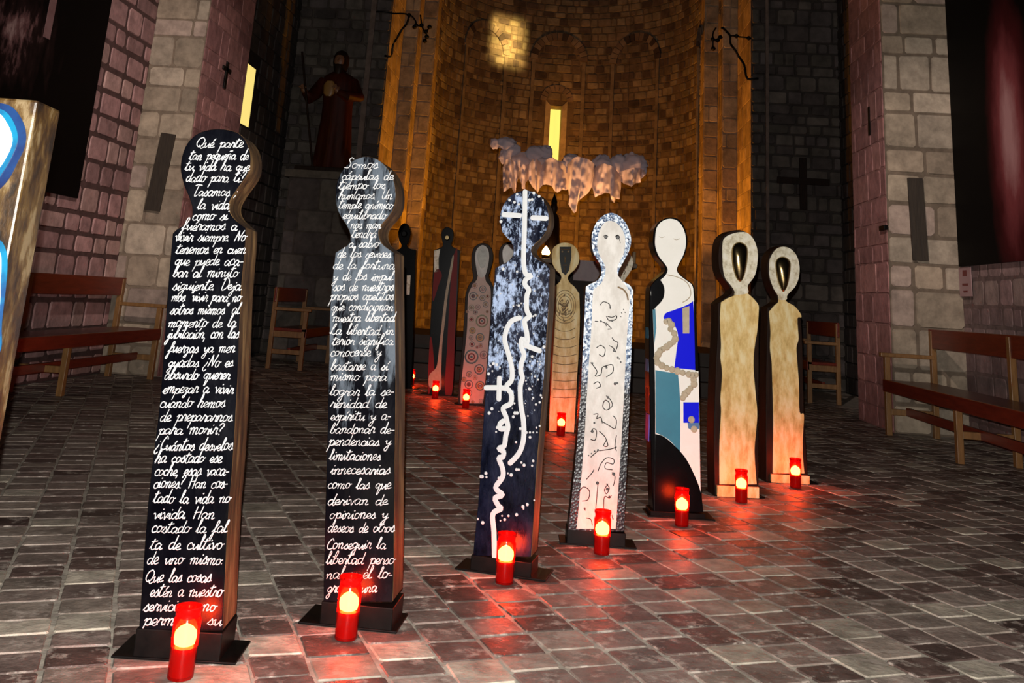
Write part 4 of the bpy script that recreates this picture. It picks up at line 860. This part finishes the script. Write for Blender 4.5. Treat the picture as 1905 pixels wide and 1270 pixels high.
mb = MB(); a = at_y(1494, 340, BY - .05); mb.box((a.x - .06, BY - .08, a.z - .45), (a.x + .06, BY - .04, a.z + .42)); mb.box((a.x - .43, BY - .085, a.z - .03), (a.x + .43, BY - .045, a.z + .08))
tag(mb.build('wooden_cross', M['darkwood'], bevel=.004), 'large dark wooden cross on the back wall right of the apse', 'cross')
mb = MB(); a = at_x(1617, 225, RI - .012); mb.box((RI - .02, a.y - .03, a.z - .17), (RI - .009, a.y + .03, a.z + .17)); tag(mb.build('iron_cramp', M['iron']), 'thin dark iron cramp high on the pinkish face of the right pier', 'cramp')
mb = MB(); a = at_x(1645, 424, RI - .02); mb.box((RI - .05, a.y - .09, a.z - .025), (RI - .009, a.y + .09, a.z + .025)); tag(mb.build('iron_bracket', M['iron'], bevel=.003), 'small black bracket beside the plank on the right pier', 'bracket')
pa, pb = at_x(1784, 498, XR - .035), at_x(1809, 551, XR - .035)
root = thing('paper_notice', ((XR - .03), (pa.y + pb.y) / 2, min(pa.z, pb.z)), 'pinkish paper notice on the right wall under the dark painting', 'notice')
mb = MB(); mb.box((XR - .04, min(pa.y, pb.y), min(pa.z, pb.z)), (XR - .032, max(pa.y, pb.y), max(pa.z, pb.z))); mb.build('sheet', noisy('pink_paper', [(.3, (.32, .2, .2)), (.8, (.4, .27, .27))], 5, .7), root)
mb = MB(); ym, zm = (pa.y + pb.y) / 2, (pa.z + pb.z) / 2
for dz, hw, hh in ((.09, .05, .03), (-.03, .07, .012), (-.10, .05, .008)): mb.box((XR - .042, ym - hw, zm + dz - hh), (XR - .04, ym + hw, zm + dz + hh))
mb.build('printed_marks', M['wine'], root)

# dark paintings hung on the side walls
def painting_mat(name, c, axes, stops, nscale, nz):
    m = mat(name, rough=0.6, spec=0.08)
    tc = nd(m, 'ShaderNodeTexCoord'); mp = nd(m, 'ShaderNodeMapping'); mp.inputs['Location'].default_value = [-c[i] * axes[i] for i in range(3)]; mp.inputs['Scale'].default_value = axes
    lk(m, tc.outputs['Object'], mp.inputs['Vector'])
    ln = nd(m, 'ShaderNodeVectorMath', operation='LENGTH'); lk(m, mp.outputs[0], ln.inputs[0])
    n = noise_node(m, nscale, 5, .65, (1, 1, .45))
    h = nd(m, 'ShaderNodeMath', operation='MULTIPLY_ADD'); lk(m, ln.outputs['Value'], h.inputs[0]); h.inputs[1].default_value = 0.4; h.inputs[2].default_value = -0.1
    a = nd(m, 'ShaderNodeMath', operation='MULTIPLY_ADD'); lk(m, n.outputs['Fac'], a.inputs[0]); a.inputs[1].default_value = nz; lk(m, h.outputs[0], a.inputs[2])
    r = ramp(m, a.outputs[0], stops); lk(m, r.outputs[0], bsdf(m).inputs['Base Color'])
    return m
q0, q1 = at_x(1786, 509, XR - .05), at_x(1763, 0, XR - .05)
cz = at_x(1880, 250, XR - .05); cy = cz.y
root = thing('painting', (XR - .04, 8.8, q0.z), 'dark painting with a red and white streak hanging on the right wall', 'painting')
mb = MB(); mb.box((XR - .06, 7.3, max(q0.z, pa.z + .01)), (XR - .03, q0.y, 5.6))
mb.build('canvas', painting_mat('dark_red_painting', (0, cy - 8.8, cz.z - q0.z), (0, 2.8, .85), [(0.1, (.42, .22, .22)), (0.26, (.2, .045, .05)), (0.42, (.06, .007, .009)), (0.62, (.0015, .001, .001))], 5, .25), root)
p0 = at_x(145, 369, XL + .06); p1 = at_x(0, 40, XL + .06)
root = thing('painting', (XL + .05, 8.4, p0.z), 'dark painting with a pale ghostly patch hanging on the left wall', 'painting')
mb = MB(); mb.box((XL + .03, 6.6, p0.z), (XL + .06, p0.y, 5.8))
pc = at_x(30, 60, XL + .06)
mb.build('canvas', painting_mat('dark_pale_painting', (0, pc.y - 8.4, pc.z - p0.z), (0, 1.3, 1.6), [(0.3, (.26, .18, .17)), (0.42, (.10, .05, .05)), (0.52, (.012, .006, .006)), (0.7, (.0015, .001, .001))], 6, .9), root)
e0, e1 = at_x(103, 0, XL + .062), at_x(100, 78, XL + .062)
mb = MB(); mb.box((XL + .06, e0.y - .09, e1.z), (XL + .064, e0.y + .03, 5.6)); mb.build('pale_edge', noisy('pale_strip', [(.3, (.12, .06, .06)), (.8, (.2, .12, .12))], 6), root)

# ------------------------------------------------------------------ iron brackets on the arch
def bracket(paths, label):
    mb = MB()
    for k, pts in enumerate(paths):
        mb.tube([p + Vector((0, -.02 * math.sin(i), 0)) for i, p in enumerate(catmull([at_y(x, y, BY - .08) for x, y in pts], 4))], .02 if k == 0 else .014, 6)
    for pts in paths[1:]:
        for x, y in (pts[-1], pts[len(pts)//2]):
            c = at_y(x, y, BY - .08); mb.lathe(c - Vector((0, 0, .04)), [(.005, 0), (.035, .02), (.045, .04), (.03, .065), (.005, .08)], 8)
    tag(mb.build('iron_bracket', M['iron'], smooth=60), label, 'bracket')
bracket([[(716, 104), (727, 104), (732, 83), (742, 64), (754, 47), (760, 35), (761, 28)], [(700, 22), (725, 24), (752, 26), (761, 28), (769, 33), (774, 42), (771, 50)], [(782, 28), (784, 47), (774, 47)], [(784, 47), (788, 55), (792, 59), (799, 50)], [(792, 59), (794, 68), (790, 76)]],
    'dark curling iron bracket on the left edge of the apse arch')
bracket([[(1410, 146), (1391, 146), (1384, 121), (1372, 100), (1360, 83), (1358, 68), (1351, 57), (1342, 52)], [(1359, 67), (1370, 67), (1393, 71)], [(1332, 52), (1327, 60), (1326, 73), (1327, 90)], [(1327, 74), (1335, 75), (1340, 69)]],
    'dark curling iron bracket on the right edge of the apse arch')

# ------------------------------------------------------------------ altar, its lamp and candle
AY = 14.4
tl, tr = at_y(985, 479, AY), at_y(1186, 489, AY); zt = (tl.z + tr.z) / 2
root = thing('altar', ((tl.x + tr.x) / 2, AY + .4, .54), 'stone altar with a pale cloth, behind the carved cream figure', 'altar')
mb = MB(); mb.box((tl.x, AY, zt - .07), (tr.x, AY + .8, zt - .004)); mb.build('altar_top', noisy('altar_stone', [(.3, (.2, .15, .1)), (.8, (.3, .24, .17))], 5), root, bevel=.01)
mb = MB(); mb.box((tl.x + .25, AY + .12, .541), (tr.x - .25, AY + .7, zt - .07)); mb.build('altar_base', M['apse'] if False else M['darkwood'], root, bevel=.02)
c0, c1 = at_y(1068, 482, AY - .012).x, at_y(1160, 482, AY - .012).x
mb = MB(); n = 24
rowz = [zt - .30, zt - .15, zt]
vs = []
for z in rowz: vs += [(c0 + (c1 - c0) * i / n, AY - .014 - .012 * math.sin(i * 1.7) * (zt - z) / .3, z) for i in range(n + 1)]
vs += [(c0 + (c1 - c0) * i / n, AY + .7, zt + .002) for i in range(n + 1)]
mb.add(vs, [(r*(n+1)+i, r*(n+1)+i+1, (r+1)*(n+1)+i+1, (r+1)*(n+1)+i) for r in range(3) for i in range(n)])
mb.build('altar_cloth', noisy('pale_cloth', [(.3, (.42, .36, .38)), (.8, (.52, .46, .46))], 8, .8), root, smooth=50)
lp = at_y(1015, 478, AY + .2)
root = thing('oil_lamp', (lp.x, AY + .2, zt), 'small burning lamp on the left end of the altar', 'lamp')
mb = MB(); mb.lathe((lp.x, AY + .2, zt), [(.05, .001), (.06, .01), (.075, .05), (.07, .055), (.05, .02), (.01, .012)], 16, caps=True); mb.build('bowl', M['brass'], root, smooth=40)
mb = MB(); mb.lathe((lp.x, AY + .2, zt), [(.02, .03), (.05, .05), (.062, .09), (.05, .13), (.02, .17), (.004, .19)], 12); mb.build('flame', mat('lamp_flame', (0, 0, 0), 1, emit=(1, .55, .2), estr=22), root, smooth=60)
cp = at_y(1179, 476, AY + .15)
root = thing('pillar_candle', (cp.x, AY + .15, zt), 'pale unlit candle on the right end of the altar', 'candle')
mb = MB(); mb.lathe((cp.x, AY + .15, zt), [(.035, .0), (.035, .17), (.03, .178), (.01, .176)], 16); mb.build('wax', mat('pale_wax', (.5, .36, .22), .5), root, smooth=40)
mb = MB(); mb.tube([(cp.x, AY + .15, zt + .175), (cp.x + .003, AY + .15, zt + .2)], .003, 5); mb.build('wick', M['ink'], root)

q0_, q1_ = at_y(1026, 479, AY + .55), at_y(1027, 360, AY + .55); hh = q1_.z - zt
root = thing('statuette', (q0_.x, AY + .55, zt), 'slender dark pointed statuette at the back of the altar, below the cloud', 'statue')
mb = MB(); mb.lathe((q0_.x, AY + .55, zt), [(.13, .001), (.135, .05), (.11, hh*.35), (.1, hh*.55), (.085, hh*.64), (.05, hh*.70)], 18); mb.build('robe', M['darkwood'], root, smooth=50)
mb = MB(); mb.lathe((q0_.x, AY + .55, zt), [(.03, hh*.69), (.055, hh*.74), (.06, hh*.79), (.045, hh*.85), (.02, hh*.88)], 14); mb.build('head', M['darkwood'], root, smooth=60)
mb = MB(); mb.lathe((q0_.x, AY + .55, zt), [(.05, hh*.85), (.05, hh*.88), (.03, hh*.93), (.004, hh)], 12); mb.build('crown', M['brass'] if False else M['iron'], root, smooth=40)

# ------------------------------------------------------------------ statue of a robed saint on a stone pedestal
SY = 15.35
pl, pr = at_y(538, 318, SY - .45), at_y(668, 318, SY - .45)
mb = MB(); mb.cols = []
ztop = (pl.z + pr.z) / 2
masonry(mb, wall_map((pl.x, SY - .4, 0), (1, 0, 0), (0, -1, 0)), pr.x - pl.x, ztop - .12, (.3, .5), (.4, .8), GREY, (.07, .055, .045), 41, gap=.008, depth=.006, nb=1)
mb.box((pl.x + .0, SY - .395, .0), (pr.x, BY - .04, ztop - .12)); mb.cols += [(.08, .065, .055)] * 6
mb.box((pl.x - .06, SY - .47, ztop - .12), (pr.x + .06, BY - .04, ztop)); mb.cols += [(.12, .1, .08)] * 6
tag(mb.build('pedestal', M['stone']), 'tall stone pedestal left of the apse carrying the robed statue', 'pedestal')
def ell(c, rx, ry, n=20, fold=0.0, ph=0.0): return [Vector(c) + Vector((rx * math.cos(a) * (1 + fold * math.sin(7*a + ph)), ry * math.sin(a) * (1 + fold * math.sin(7*a + ph)), 0)) for a in [k*2*math.pi/n for k in range(n)]]
h0, h1 = at_y(612, 300, SY), at_y(627, 96, SY); sx = h0.x + .02; z0 = ztop + .001; S = (h1.z - z0) / 1.78
root = thing('robed_statue', (sx, SY, z0), 'dark red robed bearded statue holding a staff, on the pedestal left of the apse', 'statue')
V = lambda x, y, z: Vector((sx + x*S, SY + y*S, z0 + z*S))
mb = MB(); mb.box(V(-.42, -.28, 0), V(.30, .28, .07)); mb.build('plinth', M['darkwood'], root, bevel=.01)
mb = MB()
prof = [(.07, .27, .22, .10), (.2, .25, .2, .12), (.5, .23, .18, .1), (.8, .21, .165, .07), (1.0, .21, .16, .04), (1.15, .23, .16, .03), (1.3, .255, .155, .02), (1.4, .22, .14, 0), (1.46, .12, .11, 0), (1.49, .065, .07, 0), (1.53, .065, .07, 0), (1.56, .085, .1, 0), (1.62, .1, .115, 0), (1.68, .1, .115, 0), (1.74, .075, .09, 0), (1.78, .02, .03, 0)]
mb.loft([ell(V(.0 + .02*math.sin(z*2), 0, z), rx*S, ry*S, 28, f, z) for z, rx, ry, f in prof])
mb.tube([V(-.2, 0, 1.34), V(-.30, -.05, 1.15), V(-.36, -.16, 1.05), V(-.42, -.22, 1.12)], [.085*S, .1*S, .09*S, .045*S], 10)
mb.tube([V(.2, 0, 1.34), V(.31, -.06, 1.12), V(.2, -.2, 1.08), V(.06, -.22, 1.14)], [.085*S, .1*S, .085*S, .045*S], 10)
robe = noisy('dark_red_robe', [(.3, (.022, .004, .002)), (.8, (.06, .01, .004))], 5, .45, 4, (3, 3, .5), .2, spec=.15)
mb.build('body', robe, root, smooth=60)
mb = MB(); mb.loft([ell(V(0, .015, z), rx*S, ry*S, 18) for z, rx, ry in ((1.5, .09, .10), (1.6, .115, .12), (1.7, .112, .125), (1.77, .075, .09), (1.8, .02, .03))]); mb.build('hair', M['darkwood'], root, smooth=60)
mb = MB(); mb.loft([ell(V(0, -.1 - .0, z), rx*S, ry*S, 12) for z, rx, ry in ((1.38, .015, .015), (1.44, .05, .035), (1.52, .065, .04), (1.57, .06, .03))]); mb.build('beard', M['darkwood'], root, smooth=60)
mb = MB(); mb.loft([ell(V(0, -.105, z), rx*S, ry*S, 12) for z, rx, ry in ((1.555, .05, .02), (1.6, .07, .03), (1.66, .068, .03), (1.7, .045, .02))])
mb.tube([V(0, -.13, 1.66), V(0, -.155, 1.61), V(0, -.14, 1.6)], [.008*S, .016*S, .01*S], 6)
for s in (-1, 1): mb.lathe(V(s*.03, -.133, 1.648), [(.003, 0), (.01, .006), (.003, .014)], 8)
mb.build('face', mat('carved_face', (.16, .07, .035), .5), root, smooth=60)
mb = MB(); mb.loft([ell(V(-.08, -.175, z), rx*S, .03*S, 12) for z, rx in ((1.08, .04), (1.12, .08), (1.24, .09), (1.3, .05))]); mb.build('chest_panel', mat('gilt_panel', (.22, .11, .03), .4), root, smooth=60)
for sgn, hx, hz in ((-1, -.43, 1.13), (1, .04, 1.15)):
    mb = MB(); mb.tube([V(hx + .03, -.22, hz - .02), V(hx, -.23, hz + .02), V(hx - .015, -.24, hz + .05)], [.035*S, .045*S, .03*S], 8)
    for k in range(4): mb.tube([V(hx - .01 + .015*k - .03, -.25, hz + .05), V(hx - .015 + .015*k - .035, -.285, hz + .05 + .01*k), V(hx + .01*k - .02, -.29, hz + .02)], [.011*S, .01*S, .008*S], 6)
    mb.tube([V(hx + .03, -.25, hz + .02), V(hx + .04, -.28, hz + .05)], [.012*S, .009*S], 6)
    mb.build('hand', bpy.data.materials['carved_face'], root, smooth=60)
a, c = at_y(562, 96, SY - .27*S), at_y(583, 288, SY - .27*S)
a = Vector((a.x, SY - .27*S, a.z)); c = Vector((c.x, SY - .25*S, z0 + .07*S))
mb = MB(); mb.tube([c, c.lerp(a, .5), a], .018, 8); mb.build('staff', M['darkwood'], root, smooth=60)

# ------------------------------------------------------------------ cloud of crumpled fabric hanging over the row
CY = 9.1
def cpx(x, y, dy=0.0):
    p = at_y(880 + x / 5.292, 230 + y / 5.292, CY); p.y += dy; return p
CS = CY / F / 5.292          # one crop pixel in metres
def puff(x, y, rx, ry, seed):
    mb = MB(); c = cpx(x, y); n, m_ = 30, 18; rings = []
    for i in range(m_ + 1):
        ph = math.pi * i / m_; ring = []
        for k in range(n):
            a = 2 * math.pi * k / n; d = Vector((math.sin(ph) * math.cos(a), math.sin(ph) * math.sin(a), math.cos(ph)))
            f = .80 + .55 * noise.voronoi(d * 1.5 + Vector((seed, seed * .7, 2)))[0][0] + .16 * noise.noise(d * 5 + Vector((seed, 0, 0)))
            ring.append(c + Vector((d.x * rx * CS, d.y * .55 * max(rx, ry) * CS, d.z * ry * CS)) * f)
        rings.append(ring)
    mb.loft(rings); return mb
def drape(top, bottom, bulge, seed):
    mb = MB(); n, m_ = 44, 26; T = catmull([(*p, 0) for p in top], 8); Bt = [Vector((*p, 0)) for p in bottom]
    def samp(P, t):
        L = [0]
        for a, c in zip(P, P[1:]): L.append(L[-1] + (c - a).length)
        d = t * L[-1]
        for k in range(len(P) - 1):
            if d <= L[k+1] or k == len(P) - 2: return P[k].lerp(P[k+1], (d - L[k]) / max(L[k+1] - L[k], 1e-6))
    vs = []
    for j in range(m_ + 1):
        t = j / m_
        for i in range(n + 1):
            u = i / n; p = samp(T, u).lerp(samp(Bt, u), t)
            q = Vector((p.x * .012 + seed, p.y * .006, seed))
            dy = -bulge * 1.3 * math.sin(math.pi * u) * (1 - .45 * t) + .045 * math.sin(u * 11 + seed + t * 1.5) * (.4 + t) * (.3 + .7 * math.sin(math.pi * u)) + .035 * (noise.voronoi(q)[0][0] - .4) + .03 * noise.noise(q * 3)
            vs.append(cpx(p.x, p.y, dy))
    mb.add(vs, [(j*(n+1)+i, j*(n+1)+i+1, (j+1)*(n+1)+i+1, (j+1)*(n+1)+i) for j in range(m_) for i in range(n)])
    return mb
PUFFS = [(212,195,42,50),(330,200,85,65),(320,320,60,70),(385,260,75,70),(470,370,95,75),(620,310,95,85),(720,300,60,75),(720,390,110,55),(960,370,80,62),(900,430,60,60),(1090,430,110,65),(1270,400,90,80),(1340,460,100,80),(1440,390,80,85),(1575,410,118,115),(1660,450,50,65)]
DRAPES = [([(292,430),(340,370),(400,380),(455,430)], [(298,672),(340,655),(385,640),(398,668),(414,692),(425,640),(446,530)], .12),
    ([(450,430),(500,420),(560,430)], [(455,540),(480,600),(482,640),(515,655),(520,600),(555,520)], .10),
    ([(535,430),(600,370),(690,400)], [(548,560),(590,635),(640,695),(655,640),(690,600)], .14),
    ([(660,430),(740,380),(860,400),(925,440)], [(672,598),(720,605),(780,640),(800,672),(830,687),(880,660),(918,662),(935,640)], .2),
    ([(915,420),(1000,370),(1110,380),(1215,420)], [(938,640),(945,720),(970,780),(938,805),(965,850),(990,888),(1015,880),(1028,785),(1080,740),(1130,690),(1172,615)], .22),
    ([(1190,440),(1280,420),(1380,470),(1460,520)], [(1170,620),(1198,732),(1240,708),(1297,690),(1342,702),(1346,772),(1380,803),(1400,745),(1440,750),(1458,600)], .18),
    ([(1430,480),(1520,470),(1640,460),(1700,470)], [(1432,545),(1490,600),(1545,646),(1600,590),(1650,582),(1640,560),(1698,508)], .16)]
m = mat('thin_white_fabric', (.36, .30, .34), .7, spec=.2)
tr_ = nd(m, 'ShaderNodeBsdfTranslucent'); tr_.inputs[0].default_value = (.6, .5, .46, 1); mx = nd(m, 'ShaderNodeMixShader'); mx.inputs[0].default_value = .45
lk(m, bsdf(m).outputs[0], mx.inputs[1]); lk(m, tr_.outputs[0], mx.inputs[2]); lk(m, mx.outputs[0], m.node_tree.nodes['Material Output'].inputs[0])
M['fabric'] = m
cc = at_y(1050, 320, CY)
root = thing('fabric_cloud', (cc.x, CY, cc.z), 'crumpled pale fabric cloud hanging in front of the apse', 'hanging sculpture')
for k, (x, y, rx, ry) in enumerate(PUFFS): puff(x, y, rx, ry, k * 1.37 + .5).build('puff', M['fabric'], root, smooth=70)
for k, (t_, b_, g_) in enumerate(DRAPES): drape(t_, b_, g_, k * 1.91 + .3).build('drape', M['fabric'], root, smooth=70)
for x, y in ((950, 275), (1165, 300)):
    p = at_y(x, y, CY); mb = MB(); mb.tube([p, Vector((p.x, CY, TOP))], .0012, 4); mb.build('hanging_thread', M['iron'], root)
# daylight from a high side window falling on the apse wall
hit_u, hit_z = to_apse(944, 78); hit = apse_map(hit_u, hit_z, 0)
nrm = (apse_map(hit_u, hit_z, 1) - hit).normalized()
src = hit + (Vector((0.25, -1, 0.06))).normalized() * 4.2
lamp('window_light_patch', 'AREA', src, 15, (1, .72, .24), hit, shape='RECTANGLE', size=.72, size_y=1.0, spread=R(6))
